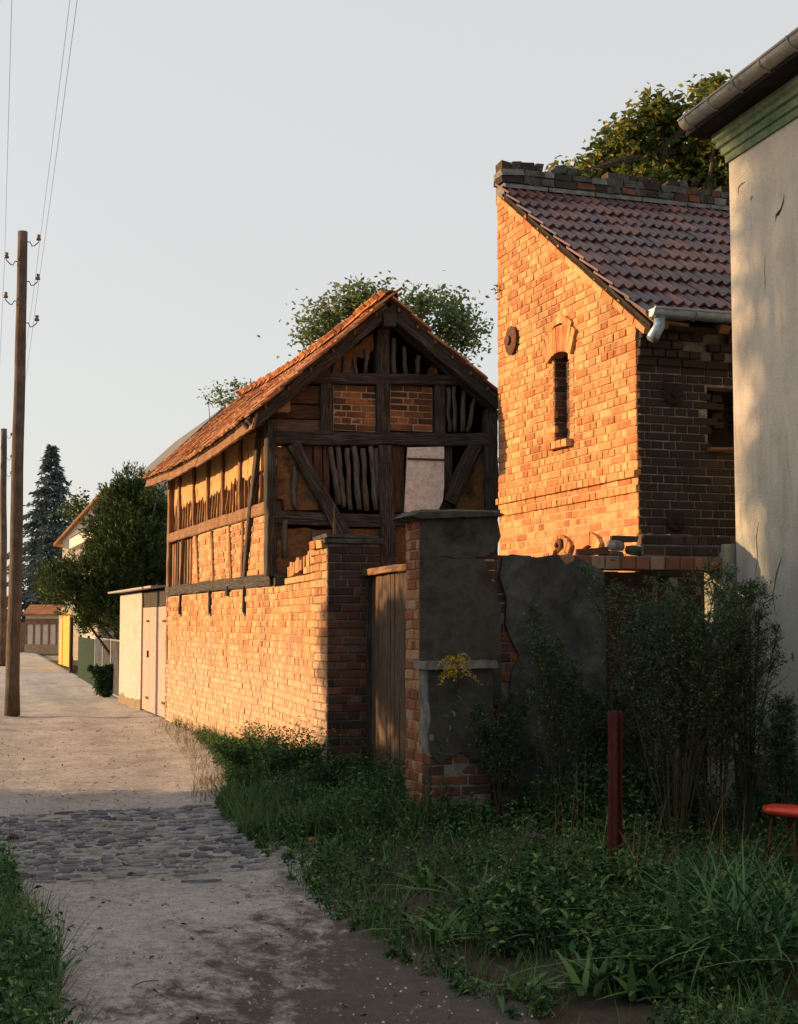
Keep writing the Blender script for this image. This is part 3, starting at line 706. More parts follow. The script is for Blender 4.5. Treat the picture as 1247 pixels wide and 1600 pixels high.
# greenish jamb stub by the plastered house
m_green_plaster = noisy('green_grey_plaster', (.17, .20, .15), (.30, .32, .26), 4, (.36, .34, .28), bump=.8, fine=70)
rough_slab('jamb', ragged([(xj0, -.05), (xj1, -.05), (xj1, pY(1140, 850, VY).z), (xj0+.03, pY(1132, 850, VY).z), (xj0+.01, zlin1), (xj0, zlin0)], .006), to3=lambda x, z: Vector((x, VY-.01, z)), off=(0, .3, 0), mat=m_green_plaster, parent=yw, step=.12, amp=.008)

# ================================================================== TALL BRICK OUTBUILDING with single-pitch roof
TX, TY, TYB = 6.05, 11.36, 14.62
tb = thing('brick_outbuilding', 'tall brick outbuilding with one-sided red tile roof, its side wall orange in the low sun', 'building', (7.8, 13, 0))
zf = pX(998, 497, TX).z; zbk = pX(783, 300, TX).z; TXR = 9.6
def ztop_(y): return zf+(zbk-zf)*(y-TY)/(TYB-TY)
ny0 = pX(890, 600, TX).y; ny1 = pX(866, 600, TX).y; nz0 = pX(877, 692, TX).z; nz1 = pX(877, 540, TX).z   # blind slit window
ny0, ny1 = min(ny0, ny1), max(ny0, ny1)
def slabX(x0, x1, loop): return MB().prism([(x0, y, z) for y, z in loop], (x1-x0, 0, 0))
side = MB()
for lp in ([(TY, -.1), (ny0, -.1), (ny0, ztop_(ny0)), (TY, ztop_(TY))], [(ny1, -.1), (TYB, -.1), (TYB, ztop_(TYB)), (ny1, ztop_(ny1))], [(ny0, -.1), (ny1, -.1), (ny1, nz0), (ny0, nz0)], [(ny0, nz1), (ny1, nz1), (ny1, ztop_(ny1)), (ny0, ztop_(ny0))]):
    side.prism([(TX+.001, max(y, TY+.012), z) for y, z in lp], (.13, 0, 0))
side.prism([(TX+.138, y, z) for y, z in ((TY+.14, -.1), (TYB, -.1), (TYB, ztop_(TYB)), (TY+.14, ztop_(TY+.14)))], (.12, 0, 0))
side.build('side_wall', m_mortar, tb)
zs1 = pX(998, 744, TX).z; zs2 = pX(998, 768, TX).z
arch = [pX(880, 846, TX), pX(925, 842, TX)]
def side_mask(s, z, P):
    if z+.03 > ztop_(P.y)+.02: return False
    if ny0-.06 < P.y < ny1+.06 and nz0-.04 < z < nz1+.04:
        return False
    return True
side_bricks = []
for (a, b, pr, ph) in ((0, zs2-.005, .003, 0), (zs2, zs1-.008, .006, 1), (zs1-.004, 9, .009, 0)):
    side_bricks += brick_face((TX, TY-.005), (TX, TYB), a, min(b, 6.9), mask=side_mask, proud=pr, jig=.0035, phase=ph)
# corbel courses that shade the two string lines
for zc_, pr in ((zs1-.01, .040), (zs2-.008, .028)): side_bricks += brick_face((TX, TY-.01), (TX, TYB), zc_, zc_+.07, proud=pr, jig=.004, phase=1)
# fill bricks either side of the slit
for (ya, yb_) in ((ny0-.0001, ny0-.115), (ny1+.115, ny1)):
    z = nz0
    while z < nz1: side_bricks.append((frame(Vector((TX-.008, (ya+yb_)/2, z+.035)), (0, 1, 0), (-1, 0, 0), (0, 0, 1)), .105, .066)); z += .077
n = emit_pieces(side_bricks, tb, m_brick_orange, cap=190, minpx=9)
MB().box((TX+.118, ny0+.002, nz0), (TX+.1365, ny1-.002, nz1)).box((TX+.03, ny1-.0035, nz0), (TX+.117, ny1-.0005, nz1)).build('slit_shade_backing', m_mortar_dark, tb)  # dark sheet over the pale mortar, painting the shade inside the slit
# slit: reveals, back, sill of bricks on edge, segmental arch
lst = []; z = nz0
while z < nz1:
    lst.append((frame(Vector((TX+.065, ny1-.009, z+.036)), (-1, 0, 0), (0, -1, 0), (0, 0, 1)), .118, .066)); lst.append((frame(Vector((TX+.112, (ny0+ny1)/2, z+.036)), (0, 1, 0), (-1, 0, 0), (0, 0, 1)), ny1-ny0-.02, .066)); z += .077
n = emit_pieces(lst, tb, m_brick_red, T=.02, cap=230, used=n)
ns = 4
for k in range(ns): 
    yy = ny0-.08+(ny1-ny0+.14)*(k+.5)/ns
    MB().box((-.10, -.05, -.05), (.10, .05, .02), .006).build('sill_brick', m_brick_orange, tb, Matrix.Translation((TX+.02, yy, nz0-.01)))
yc = (ny0+ny1)/2
for k in range(9):
    an = (k-4)*.115; MB().box((-.05, -.037, -.07), (.09, .037, .19), .005).build('arch_brick', m_brick_orange, tb, frame(Vector((TX+.005, yc+math.sin(an)*.62, nz1-.02+math.cos(an)*.62-.60)), (1, 0, 0), (0, math.cos(an), -math.sin(an)), (0, math.sin(an), math.cos(an))))
for k in range(9):
    an = (k-4)*.17; MB().box((-.030, -.038, -.03), (.05, .038, .045), .004).build('hood_brick', m_brick_orange, tb, frame(Vector((TX-.008, yc+math.sin(an)*.40, nz1+.22+math.cos(an)*.40-.37)), (1, 0, 0), (0, math.cos(an), -math.sin(an)), (0, math.sin(an), math.cos(an))))
# relieving arches low on the side wall
for c in arch:
    for k in range(7):
        an = (k-3)*.24; MB().box((-.040, -.036, -.06), (.05, .036, .06), .004).build('arch_brick', m_brick_orange, tb, frame(Vector((TX-.006, c.y+math.sin(an)*.30, c.z-.30+math.cos(an)*.30)), (1, 0, 0), (0, math.cos(an), -math.sin(an)), (0, math.sin(an), math.cos(an))))
# front wall (in shade) with window and lower doorway
w0 = pY(1106, 650, TY).x; w1 = w0+.62; wz0 = pY(1130, 703, TY).z; wz1 = pY(1130, 606, TY).z
d0, d1, d2, d3 = pY(962, 950, TY).x, pY(1048, 950, TY).x, pY(1100, 950, TY).x, pY(1160, 950, TY).x+.3; dz = pY(1040, 900, TY).z
fr = MB()
def fbox(x0, x1, z0, z1): fr.box((x0, TY+.010, z0), (x1, TY+.25, z1))
fbox(TX+.009, d0, -.1, dz); fbox(d1, d2, -.1, dz); fbox(d3, TXR, -.1, dz); fbox(TX+.009, TXR, dz, wz0); fbox(TX+.009, w0, wz0, wz1); fbox(w1, TXR, wz0, wz1); fbox(TX+.009, TXR, wz1, zf)
fr.build('front_wall', m_mortar_pale, tb)
def fm(s, z, P):
    if P.x > 9.0: return False
    if w0-.02 < P.x < w1+.02 and wz0-.02 < z < wz1+.02: return False
    if z < dz+.02 and (d0-.02 < P.x < d1+.02 or d2-.02 < P.x < d3): return False
    return True
MB().box((TX+.3, TY+.55, -.1), (TXR-.2, TY+.6, 3.2)).build('dark_backing', m_dark, tb)  # added dark sheet that keeps the openings black
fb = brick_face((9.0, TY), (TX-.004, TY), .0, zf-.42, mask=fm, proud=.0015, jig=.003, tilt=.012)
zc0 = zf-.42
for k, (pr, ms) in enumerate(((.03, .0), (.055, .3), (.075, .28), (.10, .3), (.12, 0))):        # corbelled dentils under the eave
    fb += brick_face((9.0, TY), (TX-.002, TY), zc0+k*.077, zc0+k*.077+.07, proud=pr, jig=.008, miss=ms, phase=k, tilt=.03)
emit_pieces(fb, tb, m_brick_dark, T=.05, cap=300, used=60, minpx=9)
# half-bricked window: piers of pale brick inside, dark behind
iw = MB(); iw.box((w0-.1, TY+.20, wz0-.1), (w1+.1, TY+.23, wz1+.1)); iw.build('window_back', m_dark, tb)
for k, (xx, za, zb_) in enumerate(((w0+.16, .30, .78), (w0+.38, .30, .8))):
    z = wz0+(wz1-wz0)*.42
    while z < wz1-.03: MB().box((-.055, -.05, -.03), (.055, .05, .03), .008).build('infill_brick', m_brick_dark, tb, Matrix.Translation((xx, TY+.14, z))); z += .082
beam('window_sill', (w0-.02, TY-.01, wz0-.005), (w1+.1, TY-.03, wz0+.02), .035, .10, m_timber_warm, tb)
# iron wall anchors
def anchor(M, r, name='wall_anchor', mat=None):
    o = MB(); o.lathe([(r*.96, 0), (r, .012), (r*.85, .022), (r*.35, .026), (r*.30, .05), (.001, .05)], n=20); o.build(name, mat or m_black_iron, tb, M, smooth=False)
for (u, v, r) in ((1051, 616, .10), (1056, 815, .09)): p = pY(u, v, TY-.02); anchor(Matrix.Translation(p) @ Matrix.Rotation(R(90), 4, 'X'), r)
p = pX(799, 532, TX-.03); anchor(Matrix.Translation(p) @ Matrix.Rotation(R(-90), 4, 'Y'), .16, mat=m_iron)
p = pX(874, 852, TX-.06); anchor(Matrix.Translation(p) @ Matrix.Rotation(R(-90), 4, 'Y'), .07, mat=m_iron)
# back and far wall
MB().prism([(TX+.27, TYB-.25, -.1), (TXR, TYB-.25, -.1), (TXR, TYB-.25, zbk), (TX+.27, TYB-.25, zbk)], (0, .25, 0)).build('back_wall', m_mortar_dark, tb)
MB().prism([(TXR-.2, TY+.26, -.1), (TXR-.2, TYB-.26, -.1), (TXR-.2, TYB-.26, ztop_(TYB-.3)), (TXR-.2, TY+.26, ztop_(TY+.26))], (.2, 0, 0)).build('far_wall', m_mortar_dark, tb)
# roof
sl = Vector((0, TYB-TY, zbk-zf)); sl_n = sl.normalized(); up_n = Vector((1, 0, 0)).cross(sl_n)
eo = Vector((TX-.05, TY, zf+.03))-sl_n*.28; slen = sl.length+.14
MB().prism([eo+Vector((.06, 0, .0)), eo+Vector((TXR-TX+.1, 0, 0)), eo+Vector((TXR-TX+.1, 0, 0))+sl_n*slen, eo+Vector((.06, 0, 0))+sl_n*slen], up_n*.035).build('roof_deck', m_dark, tb)
x = TX+.1
while x < 9.2:
    beam('rafter_end', Vector((x, TY-.32, zf-.11)), Vector((x, TY+.3, zf-.11+.62*sl_n.z/sl_n.y)), .08, .10, m_timber_warm, tb); x += .62
m_tile_glaze = brick_mat('engobed_tile', [(.095, .032, .030), (.07, .028, .034), (.12, .040, .032), (.06, .028, .042), (.15, .055, .04), (.08, .034, .040)], bump=.3)
nt_ = m_tile_glaze.node_tree
for nd in nt_.nodes:
    if nd.type == 'BSDF_PRINCIPLED': nd.inputs['Roughness'].default_value = .36; nd.inputs['Specular IOR Level'].default_value = .5
exs = slen/11.0
temps = [tile_wave(.225, exs+.07, .022, m_tile_glaze) for _ in range(4)]
tile_field(tb, eo+Vector((-.02, 0, 0))+up_n*.05, (1, 0, 0), sl_n, 15, 11, .222, exs, temps, lift=.055, tiltx=-.085, stagger=False, jit=.004, cap=300)
# bricks bedded along the sloping edge (verge)
t = 0
while t < slen-.1:
    p = Vector((TX-.012, 0, 0))+Vector((0, eo.y, eo.z))+sl_n*(t+.12)-up_n*.035
    MB().box((-.02, -.115, -.03), (.08, .115, .03), .004).build('verge_brick', m_brick_orange, tb, frame(p, (1, 0, 0), sl_n, up_n)); t += .245
# crumbling fire wall along the top
fw = MB(); fw.box((TX+.01, TYB-.18, zbk-.1), (TXR, TYB+.06, zbk+.22), 0); fw.build('parapet_core', m_mortar_dark, tb)
x = TX-.01
fl = MB()
while x < TXR:
    L = rnd(.3, .6); fl.prism([(x, TYB-.20, zbk+.03), (x+L-.02, TYB-.20, zbk+.03), (x+L-.02, TYB-.27, zbk+.01), (x, TYB-.27, zbk+.01)], (0, 0, .045)); x += L
fl.build('flashing_mortar', m_coping_l, tb)
for row in range(2):
    x = TX-.02
    while x < 9.3:
        L = rnd(.10, .26); h = rnd(.06, .085)
        mt = random.choice((m_brick_dark, m_brick_dark, m_coping, m_coping_l, m_brick_red, m_coping))
        o = MB(); o.box((-L/2, -.15, -h/2), (L/2, .10, h/2), .012)
        if random.random() < (1 if row == 0 else .93): o.build('parapet_stone', mt, tb, Matrix.Translation((x+L/2, TYB-.06, zbk+.13+row*.085)) @ Matrix.Rotation(rnd(-.06, .06), 4, 'Y') @ Matrix.Rotation(rnd(-.08, .08), 4, 'Z'))
        x += L+.012
x = TX-.02
while x < 9.3:
    L = rnd(.08, .16)
    if random.random() < .62 or x < TX+.4: 
        o = MB(); o.box((-L/2, -.11, -.05), (L/2, .07, .05), .014); o.build('parapet_stone', random.choice((m_brick_dark, m_coping, m_brick_dark)), tb, Matrix.Translation((x+L/2, TYB-.06, zbk+.30+rnd(-.02, .015))) @ Matrix.Rotation(rnd(-.1, .1), 4, 'Y'))
    x += L+.02
# zinc gutter with outlet elbow
ge = pY(1012, 490, TY-.30); gr = .075
def half_pipe(name, a, b, r, up, mat, parent, thick=.004, seg=12):
    a, b = Vector(a), Vector(b); d = (b-a).normalized(); s = d.cross(up).normalized(); vs = []
    for p in (a, b):
        for rr in (r, r-thick):
            for k in range(seg+1):
                an = math.pi*k/seg; vs.append(p+s*math.cos(an)*rr-up*math.sin(an)*rr)
    m = seg+1; fs = []
    for k in range(seg): fs += [(k, k+1, 2*m+k+1, 2*m+k), (m+k, 3*m+k, 3*m+k+1, m+k+1), (k, m+k, m+k+1, k+1), (2*m+k, 2*m+k+1, 3*m+k+1, 3*m+k)]
    fs += [(0, 2*m, 3*m, m), (seg, m+seg, 3*m+seg, 2*m+seg)]
    o = MB(); o.add(vs, fs); o.tube([a+s*r, b+s*r], .012, 8); o.tube([a-s*r, b-s*r], .006, 6)
    fan = [a+s*math.cos(math.pi*k/seg)*r-up*math.sin(math.pi*k/seg)*r for k in range(seg+1)]; o.add(fan, [tuple(range(seg+1))])
    return o.build(name, mat, parent, smooth=False)
U = Vector((0, 0, 1)); gz_ = ge.z+.03
g1 = half_pipe('gutter', (ge.x, TY-.36, gz_), (TXR, TY-.36, gz_+.01), gr, U, m_zinc, tb)
for gx in (ge.x+.42, ge.x+1.3, ge.x+2.2): o = MB(); o.tube([(gx, TY-.36+math.cos(a)*(gr+.004), gz_-math.sin(a)*(gr+.004)) for a in np.linspace(0, math.pi, 11)], .009, 6); o.build('gutter_bracket', m_zinc, tb)
o = MB(); o.tube([(ge.x+.09, TY-.36, gz_-.05), (ge.x+.08, TY-.36, gz_-.15), (ge.x+.0, TY-.38, gz_-.27)], [.05, .052, .056], 12); o.build('gutter_outlet', m_zinc, tb, smooth=True)
for k in range(3): beam('rotten_lath', (TX-.06+.05*k, TY-.30, zf-.02-k*.03), (TX+.28+.05*k, TY-.30+.02*k, zf+.0-k*.04), .03, .03, m_timber_warm, tb)
# ================================================================== TIMBER-FRAMED BARN
BX, BY, BYE = 3.8, 15.9, 23.5
bn = thing('timber_framed_barn', 'old half-timbered barn with a decayed gable, clay and stave infill and a sagging tile roof', 'barn', (5.2, 19, 0))
def g2(u, v, Y=BY): p = pY(u, v, Y); return (p.x, p.z)
def P2(u, v, Y=BY): return pY(u, v, Y)
apex = P2(600, 484); BR = P2(776, 640).x; EZ = pX(404, 655, BX).z
zsill = 2.09; zmid = 2.95; ztp = 3.92
def toG(Y): return lambda x, z: Vector((x, Y, z))
def toW(X): return lambda y, z: Vector((X, y, z))
# ---- gable timbers (named for what they are)
G = dict(mat=m_timber, parent=bn)
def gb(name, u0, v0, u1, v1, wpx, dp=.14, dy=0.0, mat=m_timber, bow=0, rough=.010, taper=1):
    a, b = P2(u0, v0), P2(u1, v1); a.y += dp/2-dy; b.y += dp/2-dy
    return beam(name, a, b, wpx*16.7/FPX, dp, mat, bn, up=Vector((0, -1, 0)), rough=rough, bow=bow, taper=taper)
gb('corner_post', 425, 655, 424, 900, 15, .16)
gb('tie_beam', 430, 684, 765, 687, 21, .18, .03, bow=-.02)
gb('collar_beam', 470, 590, 724, 594, 17, .15, .015)
gb('king_post', 599, 508, 600, 676, 22, .15, .012)
gb('stud', 511, 598, 510, 676, 20, .13)
gb('stud', 688, 600, 689, 678, 18, .13)
gb('centre_post', 603, 696, 605, 884, 23, .16, .02, bow=.02, rough=.016)
gb('brace', 458, 693, 541, 842, 21, .10, .045)
gb('brace', 744, 692, 702, 785, 22, .10, .02)
gb('rail', 427, 803, 596, 811, 13, .12, .0)
gb('rail', 430, 813, 598, 821, 7, .10, -.01)
gb('rail', 612, 812, 770, 816, 18, .12)
gb('gnarled_post', 770, 640, 768, 800, 24, .15, .02, rough=.03, bow=.02)
gb('gnarled_post', 768, 800, 768, 900, 22, .15, .0, rough=.02)
gb('ground_sill', 430, 905, 770, 905, 20, .16)
# ---- infill, gable (front surfaces a few cm behind the timbers)
def gpan(name, pts, mat, Y=BY+.05, amp=.012, rag=.0, step=.07):
    q = [g2(u, v) for u, v in pts]
    if rag: q = ragged(q, rag, .06)
    return rough_slab(name, q, toG(Y), (0, .03, 0), mat, bn, step=step, amp=amp)
def gst(pts, r=3.2, dy=.03, mat=m_stave):
    for (u0, v0, u1, v1) in pts:
        a, b = P2(u0, v0), P2(u1, v1); a.y = b.y = BY+dy; stave(a, b, r*rnd(.85, 1.15)*16.7/FPX, mat, bn)
# top left triangle: clay with holes
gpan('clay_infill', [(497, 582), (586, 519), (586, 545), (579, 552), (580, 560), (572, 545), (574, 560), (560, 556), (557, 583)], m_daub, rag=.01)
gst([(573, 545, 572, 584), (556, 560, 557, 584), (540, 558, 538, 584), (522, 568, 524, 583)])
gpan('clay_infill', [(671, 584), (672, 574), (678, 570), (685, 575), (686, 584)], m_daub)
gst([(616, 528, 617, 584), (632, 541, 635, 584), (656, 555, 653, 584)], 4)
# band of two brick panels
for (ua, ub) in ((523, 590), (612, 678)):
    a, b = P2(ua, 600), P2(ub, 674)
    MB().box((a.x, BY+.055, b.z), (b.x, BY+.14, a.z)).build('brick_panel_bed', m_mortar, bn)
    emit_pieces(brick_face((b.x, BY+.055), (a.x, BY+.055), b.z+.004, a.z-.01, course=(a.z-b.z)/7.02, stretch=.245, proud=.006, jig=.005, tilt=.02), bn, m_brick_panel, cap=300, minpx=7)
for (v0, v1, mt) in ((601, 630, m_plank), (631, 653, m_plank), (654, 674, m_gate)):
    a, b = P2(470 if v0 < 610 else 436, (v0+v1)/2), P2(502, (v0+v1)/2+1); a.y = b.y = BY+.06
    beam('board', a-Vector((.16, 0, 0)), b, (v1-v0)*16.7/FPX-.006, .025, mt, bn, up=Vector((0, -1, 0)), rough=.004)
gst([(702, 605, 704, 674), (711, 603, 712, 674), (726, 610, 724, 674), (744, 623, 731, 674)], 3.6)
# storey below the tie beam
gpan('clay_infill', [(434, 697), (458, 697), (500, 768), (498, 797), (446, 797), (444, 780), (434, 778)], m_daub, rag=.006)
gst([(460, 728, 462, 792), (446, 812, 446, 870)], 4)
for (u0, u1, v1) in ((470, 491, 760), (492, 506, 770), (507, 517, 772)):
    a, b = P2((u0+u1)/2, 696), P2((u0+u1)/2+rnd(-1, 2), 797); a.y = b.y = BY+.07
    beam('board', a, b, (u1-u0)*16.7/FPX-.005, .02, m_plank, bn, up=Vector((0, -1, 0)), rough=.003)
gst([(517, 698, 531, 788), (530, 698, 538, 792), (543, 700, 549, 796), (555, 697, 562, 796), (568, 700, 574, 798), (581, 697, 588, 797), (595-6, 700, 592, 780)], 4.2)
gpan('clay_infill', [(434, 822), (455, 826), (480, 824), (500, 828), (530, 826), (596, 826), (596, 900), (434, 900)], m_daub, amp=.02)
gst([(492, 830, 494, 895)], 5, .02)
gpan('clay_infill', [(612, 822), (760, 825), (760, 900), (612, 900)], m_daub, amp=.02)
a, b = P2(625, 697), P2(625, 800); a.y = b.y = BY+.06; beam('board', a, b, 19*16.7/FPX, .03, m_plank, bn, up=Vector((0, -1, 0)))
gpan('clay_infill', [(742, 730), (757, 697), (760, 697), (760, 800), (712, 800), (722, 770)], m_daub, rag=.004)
a, b = P2(701, 697), P2(699, 800); a.y = b.y = BY+.07; beam('board', a, b, 20*16.7/FPX, .02, m_timber, bn, up=Vector((0, -1, 0)), rough=.003)
m_white_board = noisy('worn_white_paint', (.56, .49, .44), (.74, .69, .65), 3.5, (.64, .55, .48), bump=.3, fine=50)
bd = slab('white_board', [P2(637, 699, BY-.035), P2(694, 698, BY-.035), P2(694, 760, BY-.035), P2(692, 782, BY-.035), P2(684, 800, BY-.035), P2(632, 800, BY-.035)], (0, .022, 0), m_white_board, bn)
slab('board_batten', [P2(637, 715, BY-.05), P2(694, 717, BY-.05), P2(694, 720, BY-.05), P2(637, 718, BY-.05)], (0, .014, 0), m_plank, bn)
# ---- west wall
def wy(u, z=3.0):                                            # Y where pixel column u meets the wall plane
    return pX(u, 800, BX).y
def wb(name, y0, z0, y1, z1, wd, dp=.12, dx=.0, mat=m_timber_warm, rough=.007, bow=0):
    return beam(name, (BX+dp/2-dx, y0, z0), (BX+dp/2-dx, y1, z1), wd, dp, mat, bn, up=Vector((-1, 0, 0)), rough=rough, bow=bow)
wb('wall_plate', BY-.15, EZ+.02, BYE+.1, EZ+.10, .14, .16, .02)
wb('mid_rail', BY+.12, zmid, BYE, zmid+.03, .15, .13, .012)
wb('sill_beam', BY+.1, zsill, BYE, zsill+.02, .15, .15, .03, rough=.012, mat=m_timber)
ups = [262, 279, 301, 323, 346, 373, 417]
wb('corner_post', BYE-.08, .2, BYE-.08, EZ+.05, .16, .15, .01)
yposts = [wy(u) for u in ups]
for u in (279, 301, 323, 346, 373): wb('stud', wy(u), zmid+.08, wy(u)+.03, EZ+.02, .10, .12, .004)
wb('brace', wy(405), EZ-.02, wy(382), zsill+.06, .12, .09, .02, mat=m_timber)
wb('stud', wy(414), zmid, wy(412), EZ, .07, .1)
for u, du in ((284, -3), (306, 4), (330, 3), (357, 3), (378, -1)): wb('stud', wy(u), zmid-.08, wy(u+du), zsill+.07, .085, .12, .004)
# clay panels with washed-out lower edges that show the staves
edges = [BYE-.16]+[wy(u) for u in (279, 301, 323, 346, 373, 404)]+[BY+.16]
for k in range(len(edges)-1):
    y1, y0 = edges[k]-.05, edges[k+1]+.05
    if k == 0: y1 = edges[k]-.3
    if y1-y0 < .08: continue
    if k == len(edges)-2: continue
    nn = 9; low = [(y0+(y1-y0)*i/nn, zmid+.12+(.22+.26*abs(noise.noise(Vector((k*3.1, i*.9, 0))))+rnd(0, .12) if k not in () else 0)) for i in range(nn+1)]
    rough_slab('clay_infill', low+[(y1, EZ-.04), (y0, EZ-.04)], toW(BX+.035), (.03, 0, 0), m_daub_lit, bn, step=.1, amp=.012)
    ns = 5
    for i in range(ns):
        yy = y0+(y1-y0)*(i+.5)/ns; stave((BX+.055, yy, zmid+.08), (BX+.06, yy+rnd(-.03, .03), EZ-.06), .019, m_timber_warm, bn)
stave((BX+.05, wy(413), zmid+.1), (BX+.05, wy(411), EZ-.3), .02, m_timber_warm, bn)
MB().box((BX+.12, BY+.2, zmid), (BX+.14, BYE-.2, EZ)).build('inner_lining', m_daub_lit, bn)
# brick infill below the mid rail, boards at the far end
by1 = wy(299)
MB().box((BX+.03, BY+.16, zsill+.07), (BX+.12, by1, zmid-.06)).build('brick_panel_bed', m_mortar, bn)
gaps = [wy(u) for u in (306, 331, 358, 378)]
lst = brick_face((BX+.03, BY+.16), (BX+.03, by1), zsill+.075, zmid-.07, stretch=.25, proud=.008, jig=.006, tilt=.02)
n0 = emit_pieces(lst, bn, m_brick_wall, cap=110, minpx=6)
for k, yy in enumerate(np.linspace(by1+.12, BYE-.28, 9)): wb('board', yy, zsill+.07, yy+rnd(-.03, .03), zmid-.08, .13, .022, -.05+rnd(-.006, .006), mat=m_timber_warm if k % 3 else m_plank, rough=.003)
# lower brick wall with slots for the joist ends
core = MB(); core.box((BX+.006, BY+.02, -.1), (BX+.24, BYE, zsill-.075)); core.build('plinth_wall', m_mortar, bn)
slots = [wy(284.5), wy(331), wy(384)]
def lowmask(s, z, P):
    for q in slots:
        if abs(P.y-q) < .085 and z > 1.68: return False
    return not (P.y > BYE-.45 and .95 < z < 1.35 and random.random() < .6)
lst = brick_face((BX, BY+.02), (BX, BYE), 0, zsill-.07, mask=lowmask, stretch=.25, proud=.006, jig=.006, tilt=.018)
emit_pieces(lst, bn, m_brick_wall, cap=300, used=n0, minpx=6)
for q in slots:
    MB().box((BX-.004, q-.045, 1.68), (BX+.02, q+.045, zsill-.06)).build('slot', m_dark, bn)
    wb('anchor_peg', q, zsill-.04, q+.01, 1.72, .05, .05, .03, mat=m_timber)
wb('joist_end', wy(360), zsill-.15, wy(360), zsill-.02, .10, .1, .05, mat=m_timber)
RZq = P2(776, 652).z
# hidden sides so the barn is a closed dark volume
MB().box((BX+.2, BYE-.06, -.1), (BR, BYE, EZ+.1)).build('far_wall', m_dark, bn)
MB().box((BR-.08, BY+.12, -.1), (BR, BYE-.06, RZq+.30)).build('side_wall', m_dark, bn)
MB().box((BX+.26, BY+.75, 1.9), (BR-.1, BYE-.08, 1.94)).build('loft_floor', m_dark, bn)
MB().prism([(BX+.26, BY+.70, -.1), (BR-.1, BY+.70, -.1), (BR-.1, BY+.70, RZq+.32), (apex.x, BY+.7, apex.z-.25), (BX+.26, BY+.70, EZ)], (0, .04, 0)).build('dark_backing', m_dark, bn)
# ---- roof
AX, AZ = apex.x, apex.z+.06
eL = P2(398, 652, BY-.2); eR = P2(781, 622, BY-.2)
LX, LZ = eL.x-.03, eL.z; RX, RZ = min(eR.x, 6.95), eR.z
Yf, Yb = BY-.26, BYE+.35; RL = Yb-Yf
def sag(s, t=0): return Vector((0, 0, -.10*math.sin(math.pi*min(1, max(0, s/RL)))+.06*s/RL+.018*noise.noise(Vector((s*.8, t, 3)))))
SL = Vector((AX-LX, 0, AZ-LZ)); SLn = SL.normalized(); SR = Vector((AX-RX, 0, AZ-RZ)); SRn = SR.normalized()
for nm, ex0, Sv, sgn in (('roof_boarding', LX, SL, 1), ('roof_boarding', RX, SR, -1)):
    V = []; ez = LZ if sgn == 1 else RZ
    for j in range(13):
        s = RL*j/12
        for t in (0, .5, 1): V.append(Vector((ex0, Yf+.06+(RL-.06)*j/12, ez))+Sv*t+sag(s))
    nV = len(V); up = Vector((0, 0, .03)); V2 = [v+up for v in V]
    F = [(j*3+k, j*3+k+1, (j+1)*3+k+1, (j+1)*3+k) for j in range(12) for k in range(2)]
    F2 = [tuple(nV+i for i in reversed(f)) for f in F]
    E = [(j*3, (j+1)*3, nV+(j+1)*3, nV+j*3) for j in range(12)]+[(k, k+1, nV+k+1, nV+k) for k in range(2)]
    MB().add(V+V2, F+F2+E).build(nm, m_plank, bn)
m_tile_l = brick_mat('clay_roof_tile', [(.36, .15, .065), (.44, .20, .085), (.31, .12, .055), (.40, .21, .115), (.24, .10, .055), (.46, .25, .13)], bump=.5)
tf = [tile_flat(.165, .34, .024, m_tile_l) for _ in range(6)]
ex = .148
zl = Vector((0, 0, .050))
nvL = int(SL.length/ex)+1; nvR = int(SR.length/ex)+1
# left slope: x along the eave must give an outward normal: x cross y
tile_field(bn, Vector((LX, Yf+RL, LZ))-SLn*.07+zl, (0, -1, 0), SLn, int(RL/.165)+1, nvL, .165, ex, tf, tiltx=-.06, sag=lambda s, t: sag(RL-s, t), cap=190, minpx=6, jit=.014)
tile_field(bn, Vector((RX, Yf, RZ))-SRn*.07+zl, (0, 1, 0), SRn, int(RL/.165)+1, nvR, .165, ex, tf, tiltx=-.06, sag=sag, cap=100, minpx=6, jit=.014)
s = 0.0
while s < RL:                                                 # ridge tiles
    o = MB(); V = []; rr = .10
    for yy, r2 in ((0, rr), (.36, rr*.86)):
        for th in (0, .014):
            for k in range(7): an = math.pi*(.08+.84*k/6); V.append(((r2-th)*math.cos(an), yy, (r2-th)*math.sin(an)))
    F = [(k, k+1, 15+k, 14+k) for k in range(6)]+[(7+k, 21+k, 22+k, 8+k) for k in range(6)]+[(k, 7+k, 8+k, k+1) for k in range(6)]
    o.add(V, F); o.build('ridge_tile', m_tile_l, bn, Matrix.Translation(Vector((AX, Yf-.03+s, AZ+.02))+sag(s)) @ Matrix.Rotation(rnd(-.05, .05), 4, 'Y') @ Matrix.Rotation(rnd(-.04, .04), 4, 'Z')); s += .31
# rafters and verge boards at the gable
for (x0, z0, Sv, Sn) in ((LX, LZ, SL, SLn), (RX, RZ, SR, SRn)):
    a = Vector((x0, Yf+.10, z0-.07))+Sn*-.02; b = Vector((AX, Yf+.10, AZ-.08))
    beam('rafter', a, b, .15, .09, m_timber, bn, up=Vector((0, -1, 0)), rough=.008)
    a2 = a+Vector((0, .17, -.02)); b2 = b+Vector((0, .17, -.02)); beam('rafter', a2, b2, .13, .10, m_timber, bn, up=Vector((0, -1, 0)))
    for k in range(6): 
        q = Vector((x0, Yf+.02, z0-.02))+Sn*(.2+k*Sv.length/6.2); beam('roof_lath', q, q+Vector((0, .5, 0)), .04, .025, m_timber_warm, bn)
